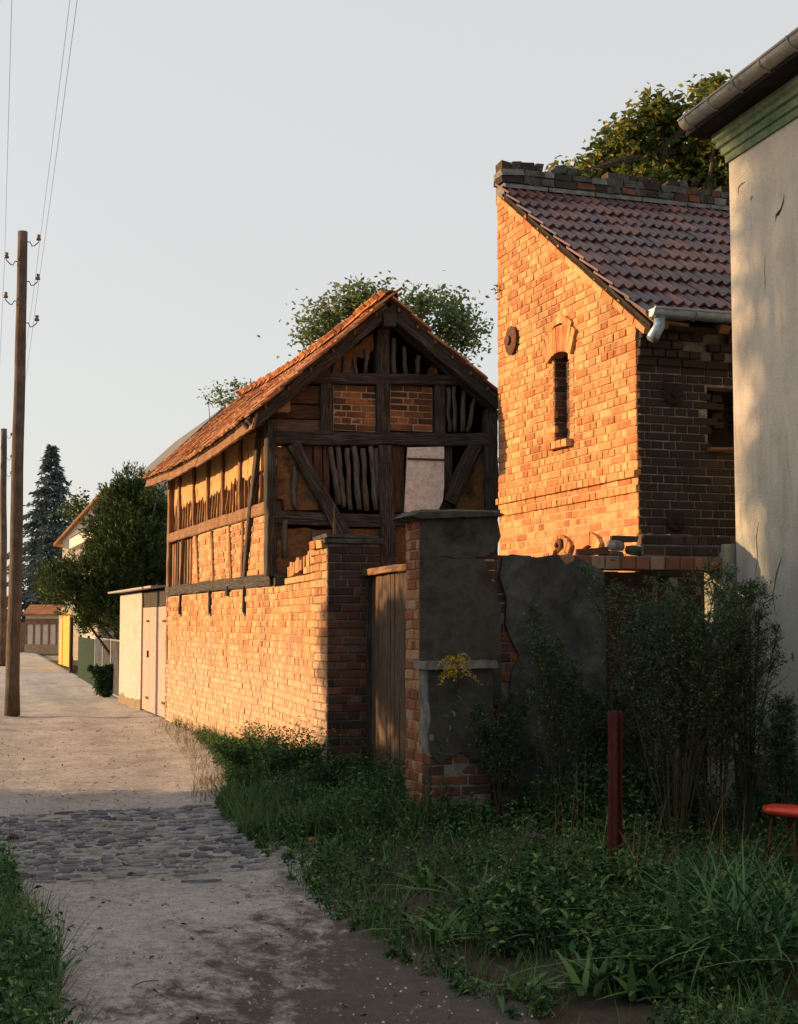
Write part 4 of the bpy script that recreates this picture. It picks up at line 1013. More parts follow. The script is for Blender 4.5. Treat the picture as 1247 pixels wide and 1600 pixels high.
# eave board, frayed, lit from below the tiles
n = 14
for k in range(n):
    y0 = Yf+RL*k/n; y1 = Yf+RL*(k+1)/n-.012
    a = Vector((LX+.02, y0, LZ-.05))+sag(y0-Yf); b = Vector((LX+.02, y1, LZ-.05))+sag(y1-Yf)
    beam('eave_board', a, b, rnd(.13, .19), .03, m_timber_warm, bn, up=Vector((-1, 0, .25)), rough=.006)
for k in range(8):
    yy = BY+.25+k*1.0; beam('rafter_foot', Vector((LX+.03, yy, LZ-.04))+sag(yy-Yf), Vector((BX+.5, yy, LZ+.30)), .10, .10, m_timber_warm, bn)
beam('purlin_end', (AX, Yf+.02, AZ-.22), (AX, BY+.4, AZ-.22), .16, .16, m_timber, bn, rough=.01)
# ================================================================== PLASTERED HOUSE on the right
HC = Vector((6.385, 10.3, 0)); Hd = Vector((-.066, -.998, 0)).normalized(); Hn = Vector((-.998, .066, 0)).normalized()
hs = thing('plastered_house', 'tall pale plastered house corner with green moulded cornice and a round metal gutter', 'house', tuple(HC))
def H(s, o, z): return HC+Hd*s+Hn*o+Vector((0, 0, z))
hz1 = pY(1147, 255, 10.3).z
m_house = None
def house_mat():
    m, nt = M_('pale_plaster'); g = NT(nt); p = g.pos()
    n1 = g.noise(g.map(p, (1, 1, .55)), 2.6, 6, .65, .5); n2 = g.noise(p, 60, 5, .7); n3 = g.noise(g.map(p, (3, 3, .6)), 3.5, 5, .7, .8); n4 = g.noise(p, 9, 5, .7)
    base = g.ramp(n1, [(.3, (.52, .47, .40)), (.5, (.62, .57, .50)), (.7, (.58, .51, .43))])
    base = g.mix(g.ramp(n3, [(.55, 0), (.70, .45)]), base, (.42, .33, .25))
    base = g.mix(g.ramp(n4, [(.58, 0), (.72, .6)]), base, (.62, .60, .56))
    z = g.n('ShaderNodeSeparateXYZ'); g.l(p, z.inputs[0])
    base = g.mix(g.ramp(g.math('ADD', g.math('MULTIPLY', z.outputs[2], .4), g.math('MULTIPLY', n3, -.9)), [(.25, .75), (.8, 0)]), base, (.27, .31, .27))
    base = g.mix(.4, base, g.ramp(n2, [(.3, .7), (.65, 1.1)]), 'MULTIPLY')
    g.out(base, .93, g.bump(g.math('ADD', g.math('MULTIPLY', n1, 2.0), g.math('ADD', n2, n4)), .7, .012), spec=.2); return m
m_house = house_mat()
MB().prism([H(0, 0, .55), H(9, 0, .55), H(9, -6, .55), H(0, -6, .55)], (0, 0, hz1-.55+.3)).build('wall', m_house, hs)
MB().prism([H(-.03, .035, -.1), H(9, .035, -.1), H(9, -6, -.1), H(-.03, -6, -.1)], (0, 0, .648)).build('plinth', m_coping, hs)
# moulded cornice: profile swept along the wall and returned round the far corner
prof = [(0, 0), (.022, .0), (.026, .06), (.048, .07), (.052, .13), (.078, .14), (.082, .18), (.105, .20), (.105, .26), (0, .26)]
c = MB(); ring = []
for s0 in (-1, 9): ring.append([H(-o if s0 == -1 else 9, o, hz1+z) for o, z in prof])
ring.insert(0, [H(-o, -6, hz1+z) for o, z in prof]); np_ = len(prof)
V = [p for r in ring for p in r]
c.add(V, [(a*np_+k, a*np_+(k+1) % np_, (a+1)*np_+(k+1) % np_, (a+1)*np_+k) for a in range(2) for k in range(np_)]); c.build('cornice', m_cornice, hs)
MB().prism([H(-.20, .30, hz1+.265), H(9, .30, hz1+.265), H(9, -6, hz1+.265), H(-.20, -6, hz1+.265)], (0, 0, .04)).build('soffit', m_dark, hs)
m_tile_g = noisy('grey_brown_tile', (.08, .06, .05), (.16, .11, .09), 9)
MB().prism([H(-.20, .36, hz1+.36), H(9, .36, hz1+.36), H(9, -3.5, hz1+3.0), H(-.20, -3.5, hz1+3.0)], (0, 0, .06)).build('roof', m_tile_g, hs)
ga = H(-.14, .31, hz1+.375); gb_ = H(9, .31, hz1+.375)
half_pipe('gutter', ga, gb_, .085, U, m_gutter, hs)
for s in [-.02+.42*k for k in range(10)]:
    o = MB(); q = H(s, .31, hz1+.375); o.tube([q+Hn*math.cos(a)*.092-U*math.sin(a)*.092 for a in np.linspace(-.1, math.pi+.1, 13)], .009, 6); o.build('gutter_bracket', m_gutter, hs)
# cracks and a spalled patch in the plaster: flat dark ribbons painting their inner shade
def crack(px, wpx, name='crack'):
    pts = []
    for u, v in px:
        d = ray(u, v); t = (HC).dot(Hn)/d.dot(Hn); pts.append(Vector((0, 0, CAMZ))+d*t+Hn*.0025)
    pts = [p if abs((p-HC).dot(Hn)) < .1 else p for p in pts]; o = MB(); V = []; n = len(pts)
    for i, p in enumerate(pts):
        t = (pts[min(i+1, n-1)]-pts[max(0, i-1)]).normalized(); s = t.cross(Hn).normalized(); ww = wpx[i]*11/FPX/2*(1.6); V += [p-s*ww, p+s*ww]
    o.add(V, [(2*i, 2*i+1, 2*i+3, 2*i+2) for i in range(n-1)]); o.build(name, m_dark, hs)
crack([(1226, 305), (1224, 316), (1221, 326), (1217, 333), (1213, 337), (1212, 346)], [.6, 2.0, 2.4, 4.5, 2.5, .6])
crack([(1166, 284), (1158, 288), (1154, 294), (1154, 306)], [.5, 1.2, 1.2, .4])
crack([(1176, 306), (1173, 313)], [1, 1.5]); crack([(1196, 400), (1195, 425), (1197, 452)], [.3, .8, .3])
crack([(1186, 815), (1182, 840), (1184, 870), (1180, 905)], [.4, 1.2, .8, .5]); crack([(1222, 870), (1214, 895), (1208, 930), (1212, 960)], [.5, 1.5, 1.2, .4]); crack([(1238, 1020), (1240, 1033)], [2.5, 2.5])
for k, (u, v) in enumerate(((1206, 985), (1200, 990), (1212, 990), (1195, 1000))):       # rust runs down the plaster
    crack([(u, v-rnd(20, 40)), (u-4+k*3, v), (u-8+k*5, v+rnd(25, 40))], [.3, 1.1, .3], 'rust_run')
for o in hs.children:
    if o.name.startswith('rust_run'): o.data.materials[0] = noisy('rust_stain', (.34, .17, .07), (.42, .24, .11), 20) if not bpy.data.materials.get('rust_stain') else bpy.data.materials['rust_stain']

# ================================================================== WHITE SHED with pink doors
SX = 3.77
sh = thing('garden_shed', 'white plastered shed with tall dull pink double doors and a thin flat roof', 'shed', (SX+.6, 26, 0))
sy = [pX(u, 1000, SX).y for u in (187, 221, 259)]      # far edge, joint, near edge
m_white = noisy('cream_plaster', (.33, .30, .27), (.43, .395, .36), 3, (.38, .33, .28), bump=.4)
m_pink = noisy('faded_pink_paint', (.33, .23, .205), (.42, .30, .27), 5, (.37, .27, .24), bump=.3, fine=40)
zr0 = 2.16
MB().box((SX, sy[1]+.03, -.1), (SX+1.8, sy[0], zr0-.02)).build('wall', m_white, sh)
MB().box((SX+.10, BYE+.02, -.1), (SX+1.8, sy[1]+.028, zr0-.02)).build('back_wall', m_dark, sh)
MB().prism([(SX-.004, sy[1]+.03, -.05), (SX-.004, sy[0]+.002, -.05)]+[(SX-.004, sy[0]+(sy[1]+.03-sy[0])*k/14, .10+.30*abs(noise.noise(Vector((k*.45, 2, 2))))+rnd(0, .08)) for k in range(15)], (.003, 0, 0)).build('damp_stain', noisy('damp_plaster', (.16, .12, .08), (.26, .20, .13), 6), sh)
dj = sy[1]-.30*(sy[1]-sy[2]); dzt = 1.86
for (ya, yb_) in ((dj+.01, sy[1]-.05), (sy[2]+.12, dj-.01)):
    dr = MB().box((SX+.02, ya, .04), (SX+.06, yb_, dzt)).build('door', m_pink, sh)
    for zz in (.25, 1.6): MB().box((SX+.005, ya+.02, zz), (SX+.02, ya+.30, zz+.04)).build('hinge', m_iron, dr)
o = MB(); o.box((SX-.01, dj+.06, .98), (SX+.02, dj+.10, 1.10)); o.build('door_handle', m_iron, sh)
MB().box((SX+.012, sy[1]+.0-.045, 0), (SX+.09, sy[1]+.028, zr0-.10)).build('jamb', m_iron, sh)
MB().box((SX+.03, sy[2]-.02, dzt+.01), (SX+.11, sy[1]-.002, zr0-.02)).build('lintel_board', m_timber, sh)
MB().prism([(SX-.22, BYE+.10, zr0+.01), (SX-.22, sy[0]+.25, zr0+.015), (SX+2.0, sy[0]+.25, zr0+.10), (SX+2.0, BYE+.10, zr0+.10)], (0, 0, .035)).build('roof', noisy('tin_roof', (.22, .20, .18), (.36, .33, .30), 6, rough=.5), sh)

# ================================================================== FENCES
def picket(name, label, y0, y1, x0, x1, h, col, gap, wd, cat='fence'):
    t = thing(name, label, cat, (x0, y0, 0)); m = col; L = math.hypot(y1-y0, x1-x0); n = int(L/gap)
    for k in range(n+1):
        f = k/n; x, y = x0+(x1-x0)*f, y0+(y1-y0)*f
        MB().box((-.01, -wd/2, 0.03), (.01, wd/2, h+rnd(-.01, .01))).build('slat', m, t, Matrix.Translation((x, y, 0)))
    for z in (h*.22, h*.82): MB().prism([(x0+.015, y0, z), (x0+.05, y0, z), (x1+.05, y1, z), (x1+.015, y1, z)], (0, 0, .05)).build('rail', m, t)
    for k in range(3): MB().box((-.03, -.03, 0), (.03, .03, h+.06)).build('post', m, t, Matrix.Translation((x0+(x1-x0)*k/2+.06, y0+(y1-y0)*k/2, 0)))
    return t
def mesh_fence(name, label, y0, y1, x0, x1, h, mat, cell):
    t = thing(name, label, 'fence', (x0, y0, 0)); L = math.hypot(y1-y0, x1-x0); d = Vector((x1-x0, y1-y0, 0))/L
    fr = MB(); a = Vector((x0, y0, .08)); 
    for p, q in ((a, a+d*L), (a+U*(h-.08), a+d*L+U*(h-.08))): fr.tube([p, q], .018, 6)
    fr.build('frame', mat, t)
    for k in range(4): o = MB(); o.tube([a+d*L*k/3-U*.1, a+d*L*k/3+U*(h-.05)], .026, 8); o.build('post', mat, t)
    w = MB(); s = 0
    while s < L:
        for sg in (1, -1):
            s2 = s+sg*(h-.1); zz0, zz1 = .09, h-.02
            if s2 < 0: zz1 = zz0+s; s2 = 0
            if s2 > L: zz1 = zz0+(L-s); s2 = L
            w.tube([a+d*s+U*(zz0-.08), a+d*s2+U*(zz1-.08)], .0045, 3, cap=False)
        s += cell
    tag(w.build('wire_mesh', mat, t), kind='stuff'); return t
m_grn = noisy('dark_green_paint', (.012, .035, .022), (.025, .055, .035), 9)
m_wire = noisy('galvanised_wire', (.20, .20, .19), (.32, .31, .29), 9, rough=.5)
yy0, yy1, yy2 = pX(190, 1000, 3.8).y, pX(150, 1000, 4.0).y, pX(123, 1000, 4.3).y
mesh_fence('chain_link_fence', 'grey chain-link fence panel beside the white shed', yy0+.05, yy1, 3.80, 4.0, 1.22, m_wire, .09)
picket('slat_fence', 'dark green vertical slat fence further along the lane', yy1+.1, yy2, 4.0, 4.3, 1.18, m_grn, .16, .07)
m_yel = noisy('yellow_boards', (.50, .30, .06), (.62, .40, .10), 5, bump=.5)
yg0, yg1 = pX(112, 1000, 4.85).y, pX(93, 1000, 4.85).y
yb = thing('yellow_gate', 'sunlit yellow vertical board gate standing far down the lane', 'gate', (4.85, yg0, 0))
n = 14
for k in range(n): y = yg0+(yg1-yg0)*k/n; MB().box((-.02, .01, .05), (.02, (yg1-yg0)/n-.01, 1.92+rnd(-.02, .02))).build('plank', m_yel, yb, Matrix.Translation((4.85, y, 0)))
MB().box((4.875, yg0, .3), (4.92, yg1, .42)).build('cross_rail', m_yel, yb)
dpst = thing('dark_board_fence', 'short run of dark boards between the yellow gate and the green fence', 'fence', (4.7, yg0-3, 0))
n = 12
for k in range(n): y = yg0-.2-k*.35; MB().box((-.015, -.16, .0), (.015, .16, 1.75+rnd(-.03, .03))).build('plank', m_plank, dpst, Matrix.Translation((4.85-.04*k, y, 0)))
# low timber-framed wash house at the bend
def pG(u, F): q = pF(u, 1000, F); return q
lf, rt = pF(39, 1000, 74), pF(90, 1000, 74)
wh = thing('timber_framed_outhouse', 'low half-timbered outhouse with white panels and a red coping at the bend', 'outhouse', (lf.x, lf.y, 0))
ax = (Vector((rt.x, rt.y, 0))-Vector((lf.x, lf.y, 0))); Lw = ax.length; ax.normalize(); ay = Vector((0, 0, 1)).cross(ax)
MW = frame(Vector((lf.x, lf.y, 0)), ax, ay, U)
m_pan = noisy('white_panel', (.55, .48, .42), (.68, .62, .56), 6)
MB().box((0, .05, 0), (Lw, 2.5, 2.0)).build('wall', m_pan, wh, MW)
MB().box((-.02, 0, -.05), (Lw+.02, .06, .45)).build('plinth', m_mortar, wh, MW)
for k in range(5): MB().box((-.05, 0, .45), (.05, .055, 1.75)).build('post', m_timber_warm, wh, MW @ Matrix.Translation((.06+(Lw-.12)*k/4, 0, 0)))
MB().box((-.02, -.01, 1.5), (Lw+.02, .055, 1.78)).build('beam', m_timber_warm, wh, MW)
MB().prism([(-.12, -.15, 1.95), (Lw+.12, -.15, 1.95), (Lw+.12, 1.3, 2.45), (-.12, 1.3, 2.45)], (0, 0, .08)).build('roof', m_tile_l, wh, MW)
sg = thing('grey_side_gate', 'grey board side gate left of the half-timbered outhouse', 'gate', tuple(pF(30, 1000, 75)*1)); 
q0 = pF(20, 1000, 75); 
for k in range(6): MB().box((0, 0, 0), (.11, .03, 1.6)).build('plank', m_stave, sg, frame(Vector((q0.x, q0.y, 0))+ax*(.12*k), ax, ay, U))

# ================================================================== HOUSES further on
m_slate = noisy('grey_slate', (.40, .37, .36), (.52, .48, .46), 2.5, (.46, .42, .41), bump=.5, fine=20)
gh = thing('grey_roofed_house', 'large house with a steep grey gable rising behind the barn and the dark conifer', 'house', (11, 55, 0))
r1 = pX(336, 634, 9.0); rz = r1.z
ga_ = pY(150, 818, 50); gt_ = pY(336, 650, 50); gs_ = (gt_.z-ga_.z)/(gt_.x-ga_.x); gax = pY(347, 700, 50).x; gaz = ga_.z+gs_*(gax-ga_.x)
MB().box((6.2, 50, -.1), (2*gax-6.2, 60, ga_.z)).build('wall', m_white, gh)
MB().prism([(ga_.x+.05, 50, ga_.z-.4), (2*gax-ga_.x-.05, 50, ga_.z-.4), (2*gax-ga_.x-.05, 50, ga_.z+.03), (gax, 50, gaz-.01), (ga_.x+.05, 50, ga_.z+.03)], (0, 10, 0)).build('gable', m_slate, gh)
for sgn in (1, -1):
    x0 = gax-sgn*(gax-ga_.x); m_sr = bpy.data.materials.get('dark_slate') or noisy('dark_slate', (.10, .10, .105), (.17, .165, .17), 2.5)
    MB().prism([(x0, 49.97, ga_.z+.02), (x0, 60.2, ga_.z+.02), (gax, 60.2, gaz), (gax, 49.97, gaz)], (0, 0, .05)).build('roof', m_sr, gh)
for k in range(4): 
    wd_ = MB().box((6.16, 51+k*2.3, 1.3), (6.2, 52.1+k*2.3, 2.7)).build('window', m_white, gh); MB().box((6.15, 51.1+k*2.3, 1.4), (6.158, 52+k*2.3, 2.6)).build('pane', m_glass, wd_)
wc = pF(128, 900, 61); A = R(33)
gw2 = thing('white_gabled_house', 'small white house with a sunlit gable and tiled roof behind the dark conifer', 'house', (wc.x, wc.y, 0))
MH = Matrix.Translation((wc.x, wc.y, 0)) @ Matrix.Rotation(-A-R(6), 4, 'Z')
ez_ = pF(95, 838, 60).z; az_ = ez_+1.9
m_bright = noisy('cream_wall', (.62, .54, .42), (.74, .66, .54), 3)
MB().box((-1.0, 0, -.1), (3.4, 6, ez_-.1)).build('wall', m_bright, gw2, MH)
MB().prism([(-1.0, 0, ez_-.1), (3.4, 0, ez_-.1), (1.2, 0, az_+.1)], (0, 6, 0)).build('gable', m_bright, gw2, MH)
for sgn in (1, -1): MB().prism([(1.2+sgn*2.5, -.25, ez_-.35), (1.2+sgn*2.5, 6.2, ez_-.35), (1.2, 6.2, az_+.12), (1.2, -.25, az_+.12)], (0, 0, .12)).build('roof', m_tile_l, gw2, MH)
wd_ = MB().box((.2, -.03, 2.6), (1.0, -.005, 3.7)).build('window', m_timber, gw2, MH); MB().box((.26, -.04, 2.66), (.94, -.032, 3.64)).build('pane', m_glass, wd_, MH)

# the neighbour's house on the left of the lane, which shades the foreground
lh = thing('neighbour_house', 'plain rendered house on the left side of the lane, out of the picture', 'house', (-9, 5, 0))
LHX = -5.0; CC = 13.3
ye = CC+.48*5.0-.0
MB().box((-12, -14, -.1), (LHX, ye, 3.6)).build('wall', m_white, lh)
MB().prism([(LHX+.3, -14.3, 3.5), (-12.3, -14.3, 3.5), (-8.5, -14.3, 4.9)], (0, ye+14.3, 0)).build('roof', m_tile_g, lh)
for k in range(5):
    wd_ = MB().box((LHX, -8+k*4.2, 1.2), (LHX+.04, -7+k*4.2, 2.6)).build('window', m_white, lh); MB().box((LHX+.041, -7.9+k*4.2, 1.3), (LHX+.05, -7.1+k*4.2, 2.5)).build('pane', m_glass, wd_)

# ================================================================== POLES AND WIRES
m_pole = wood_mat('pole_wood', (.045, .036, .03), (.12, .09, .07), (.21, .155, .115))
m_porc = noisy('porcelain', (.10, .05, .035), (.16, .08, .05), 20, rough=.3, spec=.6)
def pole(name, label, u, vb, vt, ins, F=None, r0=.125, r1=.085, utop=None):
    b = pZ(u, vb, 0) if F is None else pF(u, vb, F); b.z = 0
    top = pY(utop if utop else u, vt, b.y); t = thing(name, label, 'utility pole', tuple(b), 'wooden wire poles along the lane')
    L = top.z; n = 16; pts = [(L*i/n, .02*noise.noise(Vector((i*.3, u, 0))), .02*noise.noise(Vector((i*.3, u, 7)))) for i in range(n+1)]
    o = MB(); o.tube(pts, [r0*(1.1 if i == 0 else 1)+(r1-r0)*i/n+.004*noise.noise(Vector((i*.9, u, 3))) for i in range(n+1)], 14)
    x = (Vector((top.x, b.y, L))-b).normalized(); y = Vector((0, 1, 0)); z = x.cross(y)
    o.build('shaft', m_pole, t, frame(b, x, y, z), smooth=True); out = []
    for (side, v) in ins:
        zc = pY(u, v, b.y).z; px = b.x+(top.x-b.x)*zc/L; rr = r1+.02
        p0 = Vector((px, b.y, zc)); e = p0+Vector((side*.20, 0, -.06)); f = p0+Vector((side*.27, 0, .06))
        h = MB(); h.tube([p0, p0+Vector((side*(rr+.02), 0, 0)), p0+Vector((side*.16, 0, -.07)), e, f-Vector((0, 0, .05)), f], .010, 6); hk = h.build('hook', m_iron, t)
        i_ = MB(); i_.lathe([(.012, -.05), (.04, -.045), (.045, -.01), (.025, .0), (.035, .03), (.03, .055), (.008, .06)], c=(0, 0, 0), n=12); i_.build('insulator', m_porc, hk, Matrix.Translation(f+Vector((0, 0, .03))), smooth=True)
        out.append(f+Vector((side*.03, 0, .04)))
    return t, out
p1, w1_ = pole('utility_pole', 'tall bare wooden utility pole at the left edge, the nearer of the two', 19, 1118, 362, [(1, 376), (-1, 408), (1, 438), (-1, 470), (1, 503)], utop=36)
p2, w2_ = pole('utility_pole', 'further wooden utility pole at the left edge, seen past the nearer one', 4, 1042, 670, [(1, 682), (-1, 700), (1, 716), (-1, 730), (1, 742)], F=52, r0=.15, r1=.11, utop=6)
def wire(a, b, sagm, r, label):
    n = 40; pts = [Vector(a).lerp(Vector(b), i/n)-Vector((0, 0, sagm*4*(i/n)*(1-i/n))) for i in range(n+1)]
    c = bpy.data.curves.new('overhead_wire', 'CURVE'); 
    o = MB(); o.tube(pts, r, 5); o = o.build('overhead_wire', m_black_iron); tag(o, label, 'wire', 'overhead wires between the poles'); return o
labs = ['thin wire from the top right insulator of the nearer pole', 'thin wire from the upper left insulator of the nearer pole', 'thin wire from the middle right insulator of the nearer pole']
for k in range(3):
    a = w1_[k]; d = Vector((-.046*38, -38, .25+(.35 if k != 1 else 0)))
    wire(a, a+d, .42, .0026, labs[k]+' towards the viewer'); wire(a, w2_[k], .35, .003, labs[k]+' to the far pole')

# ================================================================== TREES
m_leaf_oak = leaf_mat('oak_leaf', [(.045, .08, .02), (.08, .12, .03), (.13, .17, .04), (.03, .06, .02), (.38, .31, .05), (.07, .10, .025)], trans=.4)
m_leaf_ash = leaf_mat('ash_leaf', [(.10, .15, .06), (.16, .21, .08), (.07, .11, .05), (.24, .25, .09)], trans=.45)
def lob(lst, F, k=1): 
    out = []
    for u, v, r in lst: out.append((pF(u, v, F+rnd(-.8, .8)), r*F/FPX*k))
    return out
q = pF(1010, 1100, 24); 
broadleaf_tree('walnut_tree', 'dense dark broadleaf tree with yellowing leaves behind the brick outbuilding', (q.x+.6, q.y, 0), pF(1030, 240, 24), lob([(890, 274, 18), (915, 270, 24), (945, 262, 30), (985, 205, 30), (965, 235, 26), (1000, 255, 34), (1035, 180, 32), (1050, 215, 30), (1045, 262, 36), (1105, 165, 32), (1120, 205, 30), (1110, 255, 34), (1150, 200, 50), (1150, 270, 45), (1200, 230, 60), (1080, 290, 28), (1015, 290, 30), (1125, 148, 20), (1020, 168, 20), (1085, 228, 18)], 24), 5600, .14, m_leaf_oak, tr=.22, per=16, clump=.15)
q = pF(600, 1100, 31)
broadleaf_tree('ash_tree', 'airy light green tree top showing on both sides of the barn ridge', (q.x, q.y, 0), pF(600, 540, 31), lob([(505, 492, 26), (545, 468, 26), (580, 465, 24), (520, 520, 28), (560, 500, 30), (480, 522, 16), (660, 475, 22), (690, 478, 22), (715, 500, 26), (735, 520, 16), (700, 520, 26), (640, 485, 20), (610, 500, 25), (720, 535, 20)], 31), 4300, .12, m_leaf_ash, tr=.14, per=12, clump=.24)
q = pF(350, 1100, 34)
broadleaf_tree('young_birch', 'sparse pale tree top peeping over the lit barn roof', (q.x, q.y, 0), pF(350, 640, 34), lob([(325, 622, 9), (345, 612, 12), (368, 607, 12), (352, 628, 14), (388, 606, 8)], 34), 2600, .10, m_leaf_ash, tr=.06, per=9, clump=.13)
def conifer(name, label, base, h, rad, mat, droop=.35, step=.30, nb=9, card=.16, stemr=.12, dens=1.0, irregular=.2, z0=.4):
    base = Vector(base); t = thing(name, label, 'conifer', base); tr = MB(); tr.tube([base, base+U*h*.5, base+U*h], [stemr, stemr*.6, .012], 8); tr.build('trunk', m_bark, t)
    bb = MB(); P = []; D = []; z = z0
    while z < h-.05:
        f = 1-z/h; R_ = rad*(f**1.1)*1.0+.05
        for k in range(nb):
            a = rnd(0, 6.28); L = R_*rnd(1-irregular, 1+irregular*.6); o = Vector((math.cos(a), math.sin(a), 0)); p0 = base+U*max(z0, z+rnd(-.2, .2)*(f > .15)); n = max(3, int(L/.14)); pts = []
            for i in range(n+1):
                s = i/n; pts.append(p0+o*L*s+U*(.30*L*s*(1-s)-droop*L*s*s+(.22*L*max(0, s-.7))))
            bb.tube(pts, [.018*(1-.8*i/n) for i in range(n+1)], 3, cap=False)
            sd_ = Vector((-o.y, o.x, 0))
            for i in range(1, n+1):
                s = i/n; spread = L*.32*(1-s)+.06
                for _ in range(int(7*dens*(1.15-s*.35))):
                    x = rnd(-1, 1); P.append(pts[i]+sd_*x*spread+o*rnd(-.07, .07)-U*abs(x)*spread*.25+U*rnd(-.05, .02)); D.append(o*.8+sd_*x+U*(-.25))
        z += step*(.55+.5*f)
    bb.build('branches', m_bark, t, smooth=False)
    me = leaves_mesh('needles', [p[:] for p in P], RNG.uniform(.7, 1.3, len(P))*card, mat, up=.6, aspect=.32, dirs=[d[:] for d in D])
    shift_place('needles', me, t); return t
m_spruce = leaf_mat('blue_spruce_needles', [(.08, .125, .13), (.12, .17, .18), (.05, .085, .09), (.20, .26, .27)], trans=.08)
m_thuja = leaf_mat('dark_conifer_needles', [(.020, .048, .020), (.042, .080, .024), (.10, .14, .035), (.015, .032, .014)], trans=.15)
q = pF(76, 1000, 82); conifer('blue_spruce', 'tall blue spruce with a thin pointed top at the end of the lane', (q.x, q.y, 0), pF(76, 692, 82).z, 5.0, m_spruce, droop=.30, step=.20, nb=4, card=.30, dens=1.15, irregular=.5)
q = pF(124, 1000, 70); broadleaf_tree('distant_tree', 'small dark round tree top beside the white gable', (q.x, q.y, 0), pF(124, 800, 70), lob([(120, 785, 14), (130, 800, 14), (110, 800, 12)], 70), 900, .25, m_thuja, per=26, clump=.3)
m_thuja2 = m_thuja
def shrubby_conifer(name, label, F, lobes, n, card):
    u0 = sum(l[0] for l in lobes)/len(lobes); q = pF(u0, 1000, F); t = thing(name, label, 'conifer', (q.x, q.y, 0)); P = []; D = []; bb = MB(); c0 = Vector((q.x, q.y, .3))
    bb.tube([Vector((q.x, q.y, 0)), c0+U*3], [.15, .05], 8); tot = sum(r*r for _, _, r in lobes)
    for u, v, r in lobes:
        c = pF(u, v, F+rnd(-.6, .6)); rr = r*F/FPX; bb.tube([c0+U*rnd(.3, 1.5), c], [.05, .015], 4)
        for _ in range(int(n*r*r/tot/14)):
            d = Vector((RNG.normal(), RNG.normal(), RNG.normal())).normalized(); q_ = c+Vector((d.x, d.y, d.z))*rr*rnd(.4, 1.05)
            o = (d+U*.9).normalized(); L = rnd(.12, .30)
            for _ in range(14):
                s = rnd(0, 1); P.append((q_+o*L*s+Vector((rnd(-1, 1), rnd(-1, 1), rnd(-1, 1)))*.07*(1.2-s))[:]); D.append(o[:])
    bb.build('trunk', m_bark, t); shift_place('needles', leaves_mesh('needles', P, RNG.uniform(.6, 1.3, len(P))*card, m_thuja, aspect=.28, dirs=D), t)
shrubby_conifer('yew_tree', 'large dark green bushy conifer leaning over the white shed', 31, [(205, 765, 24), (190, 790, 30), (215, 790, 28), (170, 830, 34), (205, 830, 40), (235, 800, 22), (168, 872, 28), (190, 875, 42), (230, 850, 36), (245, 815, 16), (95, 905, 26), (130, 905, 34), (170, 920, 38), (210, 915, 38), (245, 885, 32), (80, 925, 18), (110, 935, 24), (150, 960, 30), (185, 965, 20), (200, 960, 26), (240, 900, 30), (245, 780, 12), (150, 970, 16), (225, 950, 28), (175, 940, 30)], 85000, .085)

broadleaf_tree('sun_filter_tree', 'added unseen tree behind the neighbour house on the left, filtering the sun', (-8.5, 16.5, 0), (-8.5, 16.5, 5.5), [((X_+rnd(-.3, .3), c_-.48*X_+rnd(-.2, .2), z_+rnd(-.3, .3)), .62) for X_ in (-10.2, -8.6, -7) for c_ in (10.4, 11.3, 12.2, 12.9) for z_ in (4.2, 5.3, 6.4, 7.5, 8.6, 9.5)], 3000, .05, m_leaf_oak, tr=.2, per=10, clump=.42)  # added out of view to thin the sunlight on the plastered house
broadleaf_tree('gate_shade_shrub', 'added unseen shrub at the corner of the neighbour house, dimming the gate', (-5.2, 16.2, 0), (-5.2, 16.2, 1.8), [((-5.2+rnd(-.4, .4), 16.15+rnd(-.45, .35), rnd(.8, 3.3)), rnd(.45, .6)) for _ in range(14)], 9000, .12, m_leaf_oak, tr=.1, per=18, clump=.2)  # added out of view to dim the sun on the board gate
# ================================================================== PLANTS AND SMALL THINGS
m_grass = leaf_mat('grass', [(.028, .088, .026), (.05, .14, .042), (.09, .19, .055), (.018, .055, .022), (.17, .19, .07)], trans=.2)
m_grass_dry = leaf_mat('dry_grass', [(.14, .10, .05), (.20, .15, .07), (.09, .06, .03)], trans=.2)
m_weed = leaf_mat('weed_leaf', [(.016, .055, .020), (.034, .115, .034), (.010, .036, .015), (.15, .28, .07)], trans=.2)
m_mug = leaf_mat('mugwort_leaf', [(.024, .062, .030), (.05, .10, .045), (.11, .155, .075), (.013, .034, .018)], trans=.15)
m_stem = noisy('plant_stem', (.03, .03, .014), (.07, .06, .03), 20)
def zed(P, dz=0): return np.array([(x, y, gz(x, y)+dz) for x, y in P])
def edge_r(y, d=0): return interp(RE, y)+d
def vpoly(y0, y1, d0, xr_, step=.5):
    ys = list(np.arange(y0, y1, step))+[y1]; return [(edge_r(y, d0), y) for y in ys]+[(xr_ if not callable(xr_) else xr_(y), y) for y in reversed(ys)]
# right verge: low grass and weeds
gA = vpoly(4.6, 9.9, .02, 9.0); gB = vpoly(9.9, 12.7, .0, 3.95); gC = vpoly(12.7, 22.5, .12, lambda y: 3.74 if y > 16 else 3.5)
def grass(name, poly, n, h, wd, mat, lean=.5, pw=.8, curve=.6):
    P = zed(scatter(poly, n, pw), -.005)
    # clumpy
    k = np.array([noise.noise(Vector((p[0]*1.6, p[1]*1.6, 4)))+.6*noise.noise(Vector((p[0]*5, p[1]*5, 8))) for p in P]); keep = k > -.28; P, k = P[keep], k[keep]
    hh = RNG.uniform(*h, len(P))*(1+.9*k); me = blades_mesh(name, P, hh, RNG.uniform(.6, 1.3, len(P))*wd, mat, lean, curve); tag(shift_place(name, me, None), kind='stuff')
grass('verge_grass', gA, 17000, (.04, .17), .006, m_grass)
grass('verge_grass', gB, 9000, (.10, .32), .006, m_grass)
grass('verge_grass', gC, 5500, (.05, .26), .007, m_grass)
